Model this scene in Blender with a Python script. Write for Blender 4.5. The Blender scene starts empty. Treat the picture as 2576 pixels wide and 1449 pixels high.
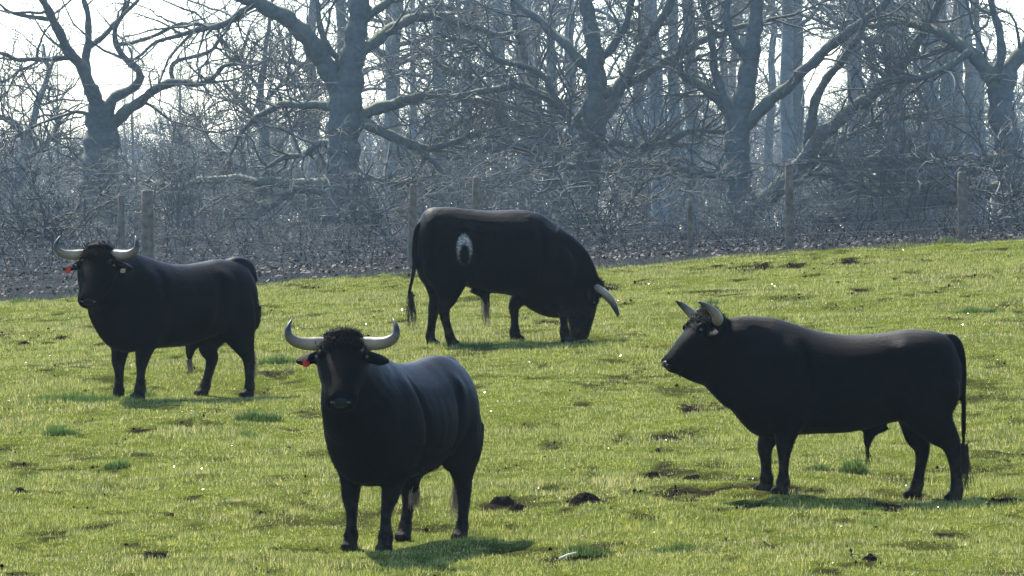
import bpy, bmesh, math, random
import numpy as np
from mathutils import Vector, Matrix
R = math.radians
rng = np.random.default_rng(7)
random.seed(7)
S = bpy.context.scene
C = S.collection

# ------------------------------------------------------------ camera, sky, sun, exposure
FPX = 7920.0; VH = 245.0; CAMZ = 4.0
cam = bpy.data.objects.new('camera', bpy.data.cameras.new('camera')); C.objects.link(cam)
cam.data.sensor_width = 36; cam.data.lens = FPX/1024*36
cam.data.clip_start = 0.5; cam.data.clip_end = 6000
cam.location = (0, 0, CAMZ)
cam.rotation_euler = (R(90) - math.atan((288-VH)/FPX), 0, 0)
S.camera = cam
SUN_EL, SUN_AZ = 49.0, -27.0      # azimuth: degrees left of the view direction (+Y)
w = bpy.data.worlds.new('World'); S.world = w; w.use_nodes = True
nt = w.node_tree; bg = nt.nodes['Background']
sky = nt.nodes.new('ShaderNodeTexSky'); sky.sky_type = 'NISHITA'; sky.sun_disc = False
sky.sun_elevation = R(SUN_EL); sky.sun_rotation = R(SUN_AZ)
sky.air_density = 1.0; sky.dust_density = 0.4; sky.ozone_density = 4.0
tint = nt.nodes.new('ShaderNodeMix'); tint.data_type = 'RGBA'; tint.blend_type = 'MULTIPLY'; tint.inputs[0].default_value = 1
tint.inputs[7].default_value = (.95, 1.0, 1.06, 1); nt.links.new(sky.outputs[0], tint.inputs[6]); nt.links.new(tint.outputs[2], bg.inputs[0]); bg.inputs[1].default_value = 0.15
sun = bpy.data.objects.new('sun', bpy.data.lights.new('sun', 'SUN')); C.objects.link(sun)
sun.data.energy = 4.8; sun.data.angle = R(0.5); sun.data.color = (1, .94, .83)
sd = Vector((math.sin(R(SUN_AZ))*math.cos(R(SUN_EL)), math.cos(R(SUN_AZ))*math.cos(R(SUN_EL)), math.sin(R(SUN_EL))))
sun.rotation_euler = sd.to_track_quat('Z', 'Y').to_euler()
S.view_settings.view_transform = 'Standard'; S.view_settings.look = 'None'
S.view_settings.exposure = 1.62; S.view_settings.gamma = 1
HAZE = .000092
S.cycles.volume_bounces = 0; S.cycles.max_bounces = 6; S.cycles.transparent_max_bounces = 8

# ------------------------------------------------------------ helpers
def tag(o, label=None, cat=None, group=None, kind=None):
    for k, v in (('label', label), ('category', cat), ('group', group), ('kind', kind)):
        if v: o[k] = v
    return o
def empty(name, loc, rz=0):
    o = bpy.data.objects.new(name, None); C.objects.link(o); o.location = loc; o.rotation_euler = (0, 0, rz)
    o.empty_display_size = .2
    return o
def mesh_obj(name, V, F, mat, parent=None, smooth=True):
    """V (n,3) array, F (m,k) int array or list of such arrays"""
    me = bpy.data.meshes.new(name)
    V = np.asarray(V, np.float32)
    if not isinstance(F, list): F = [F]
    F = [np.asarray(f, np.int32) for f in F if len(f)]
    nl = sum(f.size for f in F); nf = sum(len(f) for f in F)
    me.vertices.add(len(V)); me.vertices.foreach_set('co', V.ravel())
    me.loops.add(nl); me.loops.foreach_set('vertex_index', np.concatenate([f.ravel() for f in F]))
    me.polygons.add(nf)
    sizes = np.concatenate([np.full(len(f), f.shape[1], np.int32) for f in F])
    st = np.zeros(nf, np.int32); st[1:] = np.cumsum(sizes)[:-1]
    me.polygons.foreach_set('loop_start', st)
    me.polygons.foreach_set('use_smooth', np.full(nf, smooth, bool))
    me.update(calc_edges=True)
    if mat: me.materials.append(mat)
    o = bpy.data.objects.new(name, me); C.objects.link(o)
    if parent: o.parent = parent
    return o
def lattice(seed):
    r = np.random.default_rng(seed); return r.random((256, 256))
_L = [lattice(i) for i in range(6)]
def noise2(x, y, k=0):
    x = np.asarray(x, float); y = np.asarray(y, float)
    xi = np.floor(x).astype(int); yi = np.floor(y).astype(int)
    fx = x-xi; fy = y-yi; fx = fx*fx*(3-2*fx); fy = fy*fy*(3-2*fy)
    L = _L[k]; a = L[xi % 256, yi % 256]; b = L[(xi+1) % 256, yi % 256]
    c = L[xi % 256, (yi+1) % 256]; d = L[(xi+1) % 256, (yi+1) % 256]
    return (a*(1-fx)+b*fx)*(1-fy) + (c*(1-fx)+d*fx)*fy      # 0..1
def sstep(a, b, x):
    t = np.clip((np.asarray(x, float)-a)/(b-a), 0, 1); return t*t*(3-2*t)

def gz_base(x, y):
    x = np.asarray(x, float); y = np.asarray(y, float)
    c = .018 + .037*sstep(74, 100, y)
    xc = np.clip(x, -16, 16)
    field = 1.73 + .0512*(np.minimum(y, 101.5)-60) - .0105*np.clip(y-84, 0, 17.5) + c*(xc+.85)
    # woodland floor beyond the crest
    wl = sstep(6, -9, x*100/np.maximum(y, 100))   # 1 on the left
    t = np.clip((y-101.5)/190, 0, 1)
    rise = t*(2.55*wl + .0*(1-wl))
    z = field + rise
    z = z - sstep(600, 900, y)*20
    z = np.where(y < 30, z + (30-y)*.02, z)
    return z
DIPS = [(-.35, 61.7, 1.1, 1.0, -.085), (-2.6, 77.7, .9, .9, -.06)]
def gz(x, y):
    z = gz_base(x, y)
    near = 1-sstep(100, 112, y)
    z = z + near*((noise2(np.asarray(x)*.6, np.asarray(y)*.35, 0)-.5)*.10 + (noise2(np.asarray(x)*2.2, np.asarray(y)*1.6, 1)-.5)*.045
                  + (noise2(np.asarray(x)*6, np.asarray(y)*5, 2)-.5)*.022)
    for (cx, cy, rx, ry, h) in DIPS: z = z + h*np.exp(-((np.asarray(x)-cx)/rx)**2-((np.asarray(y)-cy)/ry)**2)
    return z
def px(u, v, Y):          # point of the place from overview coordinates (2576 wide) and distance
    return Vector(((u/2.5156-512)/FPX*Y, Y, CAMZ-(v/2.5156-VH)/FPX*Y))
def hit(u, v):
    lo, hi = 45., 101.
    for _ in range(40):
        m = (lo+hi)/2; p = px(u, v, m)
        if p.z > float(gz_base(p.x, m)): lo = m
        else: hi = m
    p = px(u, v, lo); return p.x, lo

# ------------------------------------------------------------ materials
def nodemat(name):
    m = bpy.data.materials.new(name); m.use_nodes = True
    nt = m.node_tree; return m, nt, nt.nodes['Principled BSDF'], nt.nodes['Material Output']
def N(nt, t, **kw):
    n = nt.nodes.new(t)
    for k, v in kw.items(): setattr(n, k, v)
    return n
def noise(nt, scale, detail=4, coord=None, rough=.6):
    n = N(nt, 'ShaderNodeTexNoise'); n.inputs['Scale'].default_value = scale; n.inputs['Detail'].default_value = detail
    n.inputs['Roughness'].default_value = rough
    if coord is not None: nt.links.new(coord, n.inputs['Vector'])
    return n
def ramp(nt, fac, stops):
    r = N(nt, 'ShaderNodeValToRGB'); e = r.color_ramp.elements
    while len(e) < len(stops): e.new(.5)
    for el, (p, c) in zip(e, stops): el.position = p; el.color = (*c, 1)
    nt.links.new(fac, r.inputs[0]); return r
def mixc(nt, fac, a, b):
    m = N(nt, 'ShaderNodeMix', data_type='RGBA')
    if isinstance(fac, (int, float)): m.inputs[0].default_value = fac
    else: nt.links.new(fac, m.inputs[0])
    for s, i in ((a, 6), (b, 7)):
        if isinstance(s, tuple): m.inputs[i].default_value = (*s, 1)
        else: nt.links.new(s, m.inputs[i])
    return m.outputs[2]
def bump(nt, h, bsdf, strength, dist):
    b = N(nt, 'ShaderNodeBump'); b.inputs['Strength'].default_value = strength; b.inputs['Distance'].default_value = dist
    nt.links.new(h, b.inputs['Height']); nt.links.new(b.outputs[0], bsdf.inputs['Normal'])

def mat_ground():
    m, nt, b, o = nodemat('ground_soil')
    g = N(nt, 'ShaderNodeNewGeometry').outputs['Position']
    n1 = noise(nt, 3, 6, g); n2 = noise(nt, 22, 5, g)
    grass = ramp(nt, n2.outputs[0], [(.3, (.025, .03, .006)), (.55, (.07, .085, .012)), (.75, (.12, .13, .02))])
    mud = ramp(nt, n2.outputs[0], [(.3, (.005, .004, .003)), (.6, (.014, .010, .008)), (.8, (.032, .024, .018))])
    lit = ramp(nt, n2.outputs[0], [(.3, (.013, .017, .019)), (.55, (.025, .030, .032)), (.75, (.05, .05, .048))])
    a = N(nt, 'ShaderNodeAttribute', attribute_name='mud'); l = N(nt, 'ShaderNodeAttribute', attribute_name='litter')
    c = mixc(nt, a.outputs['Fac'], grass.outputs[0], mud.outputs[0])
    c = mixc(nt, l.outputs['Fac'], c, lit.outputs[0])
    nt.links.new(c, b.inputs['Base Color']); b.inputs['Roughness'].default_value = .9
    b.inputs['Specular IOR Level'].default_value = .0
    bump(nt, n2.outputs[0], b, .8, .03)
    return m
def mat_blade(name, dark, light, dry, rough=.42, trans=.55):
    m, nt, b, o = nodemat(name)
    g = N(nt, 'ShaderNodeNewGeometry')
    n1 = noise(nt, .9, 5, g.outputs['Position']); 
    c1 = ramp(nt, g.outputs['Random Per Island'], [(0, dark), (.5, light), (.9, light), (1, dry)])
    c2 = ramp(nt, g.outputs['Random Per Island'], [(0, dark), (.6, tuple(x*.8 for x in light)), (.8, dry), (1, dry)])
    r = ramp(nt, n1.outputs[0], [(.42, (0, 0, 0)), (.62, (1, 1, 1))])
    c = mixc(nt, r.outputs[0], c1.outputs[0], c2.outputs[0])
    n5 = noise(nt, 4.5, 5, g.outputs['Position'], .7); r5 = ramp(nt, n5.outputs[0], [(.36, (.42, .52, .50)), (.50, (.95, .95, .95)), (.64, (1.1, 1.05, 1.0))])
    mm = N(nt, 'ShaderNodeMix', data_type='RGBA', blend_type='MULTIPLY'); mm.inputs[0].default_value = 1; nt.links.new(c, mm.inputs[6]); nt.links.new(r5.outputs[0], mm.inputs[7]); c = mm.outputs[2]
    nt.links.new(c, b.inputs['Base Color']); b.inputs['Roughness'].default_value = rough; b.inputs['Specular IOR Level'].default_value = .22
    t = N(nt, 'ShaderNodeBsdfTranslucent'); nt.links.new(c, t.inputs[0])
    ms = N(nt, 'ShaderNodeMixShader'); ms.inputs[0].default_value = trans
    nt.links.new(b.outputs[0], ms.inputs[1]); nt.links.new(t.outputs[0], ms.inputs[2]); nt.links.new(ms.outputs[0], o.inputs[0])
    return m
def mat_bark(name, c0, c1, moss, mossamt=.7):
    m, nt, b, o = nodemat(name)
    g = N(nt, 'ShaderNodeNewGeometry'); tc = N(nt, 'ShaderNodeTexCoord')
    n = noise(nt, 5, 6, tc.outputs['Object']); n2 = noise(nt, 1.2, 3, tc.outputs['Object'])
    c = ramp(nt, n.outputs[0], [(.35, c0), (.65, c1)])
    sx = N(nt, 'ShaderNodeSeparateXYZ'); nt.links.new(g.outputs['Normal'], sx.inputs[0])
    mr = N(nt, 'ShaderNodeMapRange'); nt.links.new(sx.outputs[2], mr.inputs[0]); mr.inputs[1].default_value = .1; mr.inputs[2].default_value = .8
    mu = N(nt, 'ShaderNodeMath', operation='MULTIPLY'); nt.links.new(mr.outputs[0], mu.inputs[0]); mu.inputs[1].default_value = mossamt
    mu2 = N(nt, 'ShaderNodeMath', operation='MULTIPLY'); nt.links.new(mu.outputs[0], mu2.inputs[0]); 
    r2 = ramp(nt, n2.outputs[0], [(.3, (.2, .2, .2)), (.6, (1, 1, 1))]); nt.links.new(r2.outputs[0], mu2.inputs[1])
    nt.links.new(mixc(nt, mu2.outputs[0], c.outputs[0], moss), b.inputs['Base Color'])
    b.inputs['Roughness'].default_value = .85
    bump(nt, n.outputs[0], b, .6, .06)
    return m
def mat_plain(name, col, rough=.6, **kw):
    m, nt, b, o = nodemat(name)
    tc = N(nt, 'ShaderNodeTexCoord'); n = noise(nt, kw.get('scale', 20), 4, tc.outputs['Object'])
    k = kw.get('var', .3)
    r = ramp(nt, n.outputs[0], [(.3, tuple(x*(1-k) for x in col)), (.7, tuple(min(1, x*(1+k)) for x in col))])
    nt.links.new(r.outputs[0], b.inputs['Base Color']); b.inputs['Roughness'].default_value = rough
    if kw.get('spec') is not None: b.inputs['Specular IOR Level'].default_value = kw['spec']
    if kw.get('metal'): b.inputs['Metallic'].default_value = kw['metal']
    if kw.get('bump'): bump(nt, n.outputs[0], b, .7, kw['bump'])
    return m
M_GROUND = mat_ground()
M_GRASS = mat_blade('meadow_blade', (.035, .05, .006), (.27, .285, .065), (.44, .38, .17))
M_TUFT = mat_blade('tuft_blade', (.02, .048, .012), (.07, .13, .028), (.17, .21, .05), .45, .5)
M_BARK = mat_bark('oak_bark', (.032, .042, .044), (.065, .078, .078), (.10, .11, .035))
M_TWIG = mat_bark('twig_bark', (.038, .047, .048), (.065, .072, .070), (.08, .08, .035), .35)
M_HAZEBARK = mat_bark('haze_paled_bark', (.10, .118, .12), (.16, .178, .175), (.14, .155, .10), .2)  # bark colour paled and blued to carry part of the haze
M_SOIL = mat_plain('damp_soil', (.012, .0085, .007), .95, var=.6, scale=30, bump=.03, spec=0.)
M_POST = mat_plain('weathered_post', (.12, .098, .075), .9, var=.4, scale=14, bump=.01, spec=.1)
M_WIRE = mat_plain('galvanised_wire', (.10, .11, .115), .7, spec=.2)
M_TAGR = mat_plain('red_ear_tag', (.24, .016, .011), .7, var=.1, spec=.0)
M_TAGY = mat_plain('tan_ear_tag', (.22, .13, .05), .5, var=.1)
M_EYE = mat_plain('eye', (.006, .005, .004), .08, var=.1)
M_HAIRT = mat_plain('reddish_brown_hair', (.09, .045, .025), .55, var=.4, scale=6)
M_LEAF = mat_plain('dead_leaf', (.05, .042, .036), .7, var=.5, scale=3, spec=.15)
M_STRAW = mat_plain('pale_stick', (.62, .55, .48), .6, var=.2)

def mat_coat(name, patch=None):
    m, nt, b, o = nodemat(name)
    tc = N(nt, 'ShaderNodeTexCoord').outputs['Object']
    n = noise(nt, 9, 6, tc); n2 = noise(nt, 60, 3, tc)
    c = ramp(nt, n.outputs[0], [(.3, (.001, .0011, .0013)), (.6, (.0018, .0019, .002)), (.8, (.004, .0035, .003))]).outputs[0]
    if patch:     # a pale oval ring in the coat, drawn in the animal's own coordinates
        cx, cz, rx, rz = patch; cx -= .03
        sx = N(nt, 'ShaderNodeSeparateXYZ'); nt.links.new(tc, sx.inputs[0])
        def ell(cx, cz, rx, rz):
            def part(src, c0, r0):
                a = N(nt, 'ShaderNodeMath', operation='SUBTRACT'); nt.links.new(src, a.inputs[0]); a.inputs[1].default_value = c0
                d = N(nt, 'ShaderNodeMath', operation='DIVIDE'); nt.links.new(a.outputs[0], d.inputs[0]); d.inputs[1].default_value = r0
                p = N(nt, 'ShaderNodeMath', operation='MULTIPLY'); nt.links.new(d.outputs[0], p.inputs[0]); nt.links.new(d.outputs[0], p.inputs[1])
                return p.outputs[0]
            s = N(nt, 'ShaderNodeMath', operation='ADD'); nt.links.new(part(sx.outputs[0], cx, rx), s.inputs[0]); nt.links.new(part(sx.outputs[2], cz, rz), s.inputs[1])
            ad = N(nt, 'ShaderNodeMath', operation='MULTIPLY_ADD'); nt.links.new(n2.outputs[0], ad.inputs[0]); ad.inputs[1].default_value = 1.1; nt.links.new(s.outputs[0], ad.inputs[2])
            return ad.outputs[0]
        outer = ramp(nt, ell(cx, cz, rx, rz), [(0.0, (1, 1, 1)), (.0, (1, 1, 1)), (.99, (0, 0, 0))]); 
        lt = N(nt, 'ShaderNodeMapRange'); nt.links.new(ell(cx, cz, rx, rz), lt.inputs[0]); lt.inputs[1].default_value = 1.75; lt.inputs[2].default_value = 1.1
        gt = N(nt, 'ShaderNodeMapRange'); nt.links.new(ell(cx+.002, cz-.05, rx*.66, rz*.74), gt.inputs[0]); gt.inputs[1].default_value = 1.1; gt.inputs[2].default_value = 1.9
        sd_ = N(nt, 'ShaderNodeMapRange'); nt.links.new(sx.outputs[1], sd_.inputs[0]); sd_.inputs[1].default_value = 0; sd_.inputs[2].default_value = -.05
        a = N(nt, 'ShaderNodeMath', operation='MULTIPLY'); nt.links.new(lt.outputs[0], a.inputs[0]); nt.links.new(gt.outputs[0], a.inputs[1])
        a2 = N(nt, 'ShaderNodeMath', operation='MULTIPLY'); nt.links.new(a.outputs[0], a2.inputs[0]); nt.links.new(sd_.outputs[0], a2.inputs[1])
        fd_ = N(nt, 'ShaderNodeMapRange'); nt.links.new(sx.outputs[2], fd_.inputs[0]); fd_.inputs[1].default_value = cz-rz; fd_.inputs[2].default_value = cz+rz*.6; fd_.inputs[3].default_value = .25
        n4 = noise(nt, 45, 3, tc); r4 = ramp(nt, n4.outputs[0], [(.35, (.15, .15, .15)), (.6, (1, 1, 1))])
        a3 = N(nt, 'ShaderNodeMath', operation='MULTIPLY'); nt.links.new(a2.outputs[0], a3.inputs[0]); nt.links.new(fd_.outputs[0], a3.inputs[1])
        a4 = N(nt, 'ShaderNodeMath', operation='MULTIPLY'); nt.links.new(a3.outputs[0], a4.inputs[0]); nt.links.new(r4.outputs[0], a4.inputs[1])
        c = mixc(nt, a4.outputs[0], c, (.36, .33, .28))
    sz_ = N(nt, 'ShaderNodeSeparateXYZ'); nt.links.new(tc, sz_.inputs[0])
    lo = N(nt, 'ShaderNodeMapRange'); nt.links.new(sz_.outputs[2], lo.inputs[0]); lo.inputs[1].default_value = .50; lo.inputs[2].default_value = .05
    mr_ = ramp(nt, noise(nt, 14, 5, tc).outputs[0], [(.42, (0, 0, 0)), (.62, (1, 1, 1))])
    mm_ = N(nt, 'ShaderNodeMath', operation='MULTIPLY'); nt.links.new(lo.outputs[0], mm_.inputs[0]); nt.links.new(mr_.outputs[0], mm_.inputs[1])
    c = mixc(nt, mm_.outputs[0], c, (.030, .024, .018))
    nt.links.new(c, b.inputs['Base Color'])
    b.inputs['Roughness'].default_value = .50; b.inputs['Specular IOR Level'].default_value = .035
    b.inputs['Sheen Weight'].default_value = .01; b.inputs['Sheen Roughness'].default_value = .4
    gl = N(nt, 'ShaderNodeMapRange'); nt.links.new(sz_.outputs[2], gl.inputs[0]); gl.inputs[1].default_value = 1.10; gl.inputs[2].default_value = 1.32; gl.inputs[3].default_value = .012; gl.inputs[4].default_value = .055
    gx_ = N(nt, 'ShaderNodeMapRange'); nt.links.new(sz_.outputs[0], gx_.inputs[0]); gx_.inputs[1].default_value = .95; gx_.inputs[2].default_value = .70; gx_.inputs[3].default_value = .25
    gm = N(nt, 'ShaderNodeMath', operation='MULTIPLY'); nt.links.new(gl.outputs[0], gm.inputs[0]); nt.links.new(gx_.outputs[0], gm.inputs[1]); nt.links.new(gm.outputs[0], b.inputs['Specular IOR Level'])
    bump(nt, noise(nt, 38, 5, tc, .75).outputs[0], b, .55, .012)
    return m
M_COAT = mat_coat('black_coat')
M_NOSE = mat_plain('wet_muzzle', (.007, .007, .007), .45, var=.4, spec=.10)
def mat_horn():
    m, nt, b, o = nodemat('horn')
    a = N(nt, 'ShaderNodeAttribute', attribute_name='along'); tc = N(nt, 'ShaderNodeTexCoord')
    n = noise(nt, 25, 4, tc.outputs['Object'])
    ad = N(nt, 'ShaderNodeMath', operation='MULTIPLY_ADD'); nt.links.new(n.outputs[0], ad.inputs[0]); ad.inputs[1].default_value = .25; nt.links.new(a.outputs['Fac'], ad.inputs[2])
    r = ramp(nt, ad.outputs[0], [(.1, (.12, .088, .05)), (.5, (.21, .165, .105)), (.72, (.12, .09, .06)), (.92, (.02, .018, .016))])
    nt.links.new(r.outputs[0], b.inputs['Base Color']); b.inputs['Roughness'].default_value = .5; b.inputs['Specular IOR Level'].default_value = .25
    return m
M_HORN = mat_horn()

# ------------------------------------------------------------ ground sheet
MUDS = [ # u, v, ru, rv in overview coordinates
 (1700, 1252, 280, 17), (1980, 1240, 130, 14), (1470, 1262, 60, 22), (1265, 1262, 60, 22), (1670, 1097, 52, 8), (1760, 1035, 60, 10),
 (390, 1383, 60, 12), (55, 1232, 32, 12), (1640, 1200, 70, 16), (2250, 1260, 90, 12), (2530, 1250, 50, 12), (1925, 668, 60, 8), (1760, 672, 80, 6),
 (2145, 656, 50, 9), (1995, 662, 30, 7), (60, 858, 26, 10), (12, 842, 24, 10), (160, 845, 30, 6), (430, 1290, 50, 10), (1480, 1378, 60, 10),
 (2190, 1415, 30, 10), (1640, 1305, 25, 8), (1290, 1282, 40, 10), (680, 1425, 40, 8), (2100, 1380, 60, 6), (1530, 718, 30, 6), (2450, 700, 60, 5),
 (60, 1165, 60, 8), (360, 1090, 40, 8), (770, 1250, 20, 8), (1060, 1400, 40, 8), (2400, 1340, 50, 8), (880, 1420, 60, 8), (2160, 735, 30, 5), (250, 1240, 40, 6)]
MUDW = []
for (u, v, ru, rv) in MUDS:
    x, y = hit(u, v); x2, _ = hit(u+ru, v); _, y1 = hit(u, v-rv); _, y2 = hit(u, v+rv)
    MUDW.append((x, y, max(.08, x2-x), max(.12, (y1-y2)/2)))
def mudmask(x, y):
    x = np.asarray(x, float); y = np.asarray(y, float); m = np.zeros(np.broadcast(x, y).shape)
    nz = noise2(x*5, y*3, 3)*.9 + noise2(x*12, y*8, 4)*.5
    for (cx, cy, rx, ry) in MUDW:
        d = np.sqrt(((x-cx)/rx)**2 + ((y-cy)/ry)**2)
        m = np.maximum(m, sstep(1.5, .7, d + nz*1.5-.75))
    g = noise2(x*1.3+9, y*.9, 5)*.6 + noise2(x*4, y*2.5, 2)*.4
    m = np.maximum(m, sstep(.63, .80, g)*.65)
    g2 = noise2(x*3.1+5, y*1.5+3, 4)*.68 + noise2(x*10, y*6, 5)*.32
    m = np.maximum(m, sstep(.66, .79, g2)*.85)
    return m
def uniqcat(*a): return np.unique(np.concatenate(a).round(4))
gx = uniqcat(np.linspace(-420, -30, 24), np.linspace(-30, -10, 40), np.linspace(-10, 10, 220), np.linspace(10, 30, 40), np.linspace(30, 420, 24))
gy = uniqcat(np.linspace(-200, 50, 30), np.linspace(50, 104, 430), np.linspace(104, 180, 90), np.linspace(180, 460, 70), np.linspace(460, 900, 12))
GX, GY = np.meshgrid(gx, gy); GZ = gz(GX, GY)
MM = mudmask(GX, GY)*(1-sstep(100, 101, GY)); GZ -= MM*(.02+.05*(noise2(GX*7, GY*6, 5)-.5))
nx, ny = len(gx), len(gy)
idx = np.arange(nx*ny).reshape(ny, nx)
F = np.stack([idx[:-1, :-1], idx[:-1, 1:], idx[1:, 1:], idx[1:, :-1]], -1).reshape(-1, 4)
ground = mesh_obj('ground', np.stack([GX, GY, GZ], -1).reshape(-1, 3), F, M_GROUND)
a = ground.data.attributes.new('mud', 'FLOAT', 'POINT'); a.data.foreach_set('value', MM.ravel().astype(np.float32))
lit = sstep(99.8, 101.5, GY + (noise2(GX*1.5, GY, 1)-.5)*1.5)
a = ground.data.attributes.new('litter', 'FLOAT', 'POINT'); a.data.foreach_set('value', lit.ravel().astype(np.float32))
tag(ground, kind='structure')

# ------------------------------------------------------------ grass blades (nobody could count them)
def blades(name, x, y, z, L, wd, mat, lean=.45, parent=None, leanmax=None, org=(0, 0, 0)):
    n = len(x); th = rng.random(n)*2*np.pi; ph = rng.random(n)*2*np.pi
    ln = np.abs(rng.normal(0, lean, n)); 
    cx, cy = np.cos(th)*wd/2, np.sin(th)*wd/2
    P = np.empty((n, 3, 3), np.float32)
    zz = z-.006
    P[:, 0] = np.stack([x-cx, y-cy, zz], -1); P[:, 1] = np.stack([x+cx, y+cy, zz], -1)
    dz = L*np.cos(np.clip(ln, 0, 1.3)); dh = L*np.sin(np.clip(ln, 0, 1.3))
    P[:, 2] = np.stack([x+np.cos(ph)*dh, y+np.sin(ph)*dh, zz+dz], -1)
    P -= np.array(org, np.float32)
    return mesh_obj(name, P.reshape(-1, 3), np.arange(n*3).reshape(-1, 3), mat, parent, smooth=False)
def field_pts(n, y0, y1, half0):
    y = y0 + (y1-y0)*rng.random(n); hw = y*.0647*1.0 + half0
    keep = rng.random(n) < hw/(y1*.0647+half0); y = y[keep]; hw = hw[keep]
    x = (rng.random(len(y))*2-1)*hw
    return x, y
x, y = field_pts(1450000, 54, 101, 1.0)
m = mudmask(x, y); k = rng.random(len(x)) > m*.85; x, y, m = x[k], y[k], m[k]
hn = noise2(x*1.1, y*.8, 0)*.5 + noise2(x*3.5, y*2.5, 1)*.5
L = (.016 + .085*np.clip(hn-.2, 0, 1)**1.6 + .018*rng.random(len(x)))*(1-.4*m)
L *= np.where(y > 99.3, .7, 1)
nc = 900; cx_, cy_ = field_pts(nc, 54, 100, .8); nc = len(cx_); nb = 70; sp_ = (.05+.16*rng.random(nc))[:, None]; hc = (.04+.085*rng.random(nc)**2)[:, None]
rr_ = np.sqrt(rng.random((nc, nb))); tt_ = rng.random((nc, nb))*6.283
x2 = (cx_[:, None]+sp_*rr_*np.cos(tt_)).ravel(); y2 = (cy_[:, None]+sp_*1.2*rr_*np.sin(tt_)).ravel(); L2 = (hc*(1.1-.6*rr_)*(.5+.7*rng.random((nc, nb)))).ravel()
x = np.concatenate([x, x2]); y = np.concatenate([y, y2]); L = np.concatenate([L, L2]); m = np.concatenate([m, np.zeros(len(x2))])
g = blades('grass', x, y, gz(x, y)-m*.02, L, .0045+.004*rng.random(len(x)), M_GRASS, .8)
tag(g, 'short yellow green pasture grass covering the whole field around the bulls', 'grass', kind='stuff')

# crumbs of soil in the bare patches, and shiny flakes tilted to the sun as glints of wet leaves
x, y = field_pts(60000, 54, 100.5, .6); m = mudmask(x, y); kk = rng.random(len(x)) < (m*.2+.002); x, y = x[kk], y[kk]; n = len(x)
O = np.array([[1, 0, 0], [0, 1, 0], [-1, 0, 0], [0, -1, 0], [0, 0, 1], [0, 0, -1]], float)
OF = np.array([[0, 1, 4], [1, 2, 4], [2, 3, 4], [3, 0, 4], [1, 0, 5], [2, 1, 5], [3, 2, 5], [0, 3, 5]])
V = O[None]*(.004+.016*rng.random((n, 1, 1))**3)*(.6+.8*rng.random((n, 6, 1))); V += np.stack([x, y, gz(x, y)+.006], -1)[:, None]
o = mesh_obj('soil_crumbs', V.reshape(-1, 3), (OF[None]+6*np.arange(n)[:, None, None]).reshape(-1, 3), M_SOIL, smooth=False)
tag(o, 'dark crumbs of soil and dung scattered in the worn patches of the pasture', 'soil', kind='stuff')
n = 800; x, y = field_pts(n, 54, 100.5, .4); n = len(x); sz = .0025+.006*rng.random(n)**2
hv = (np.array(sd)+np.array([0, -1, .04])); hv /= np.linalg.norm(hv); nn = hv[None]+rng.normal(0, .13, (n, 3)); nn /= np.linalg.norm(nn, axis=1, keepdims=True)  # flakes face halfway between sun and camera, so each throws a glint
a1 = np.cross(nn, [0, 1, 0]); a1 /= np.linalg.norm(a1, axis=1, keepdims=True); a2 = np.cross(nn, a1); c0 = np.stack([x, y, gz(x, y)+.03+.02*rng.random(n)], -1)
P = np.stack([c0+a1*sz[:, None]*i+a2*sz[:, None]*.7*j for i, j in ((-1, -1), (1, -1), (1, 1), (-1, 1))], 1)
M_GLINT = mat_plain('glint_flake', (.20, .22, .10), .12, var=.3, spec=.6)
o = mesh_obj('glint_flakes', P.reshape(-1, 3), np.arange(n*4).reshape(-1, 4), M_GLINT, smooth=False)
tag(o, 'small shiny flakes added as sun glints of wet leaves all over the pasture', 'glint flakes', kind='stuff')

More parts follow.
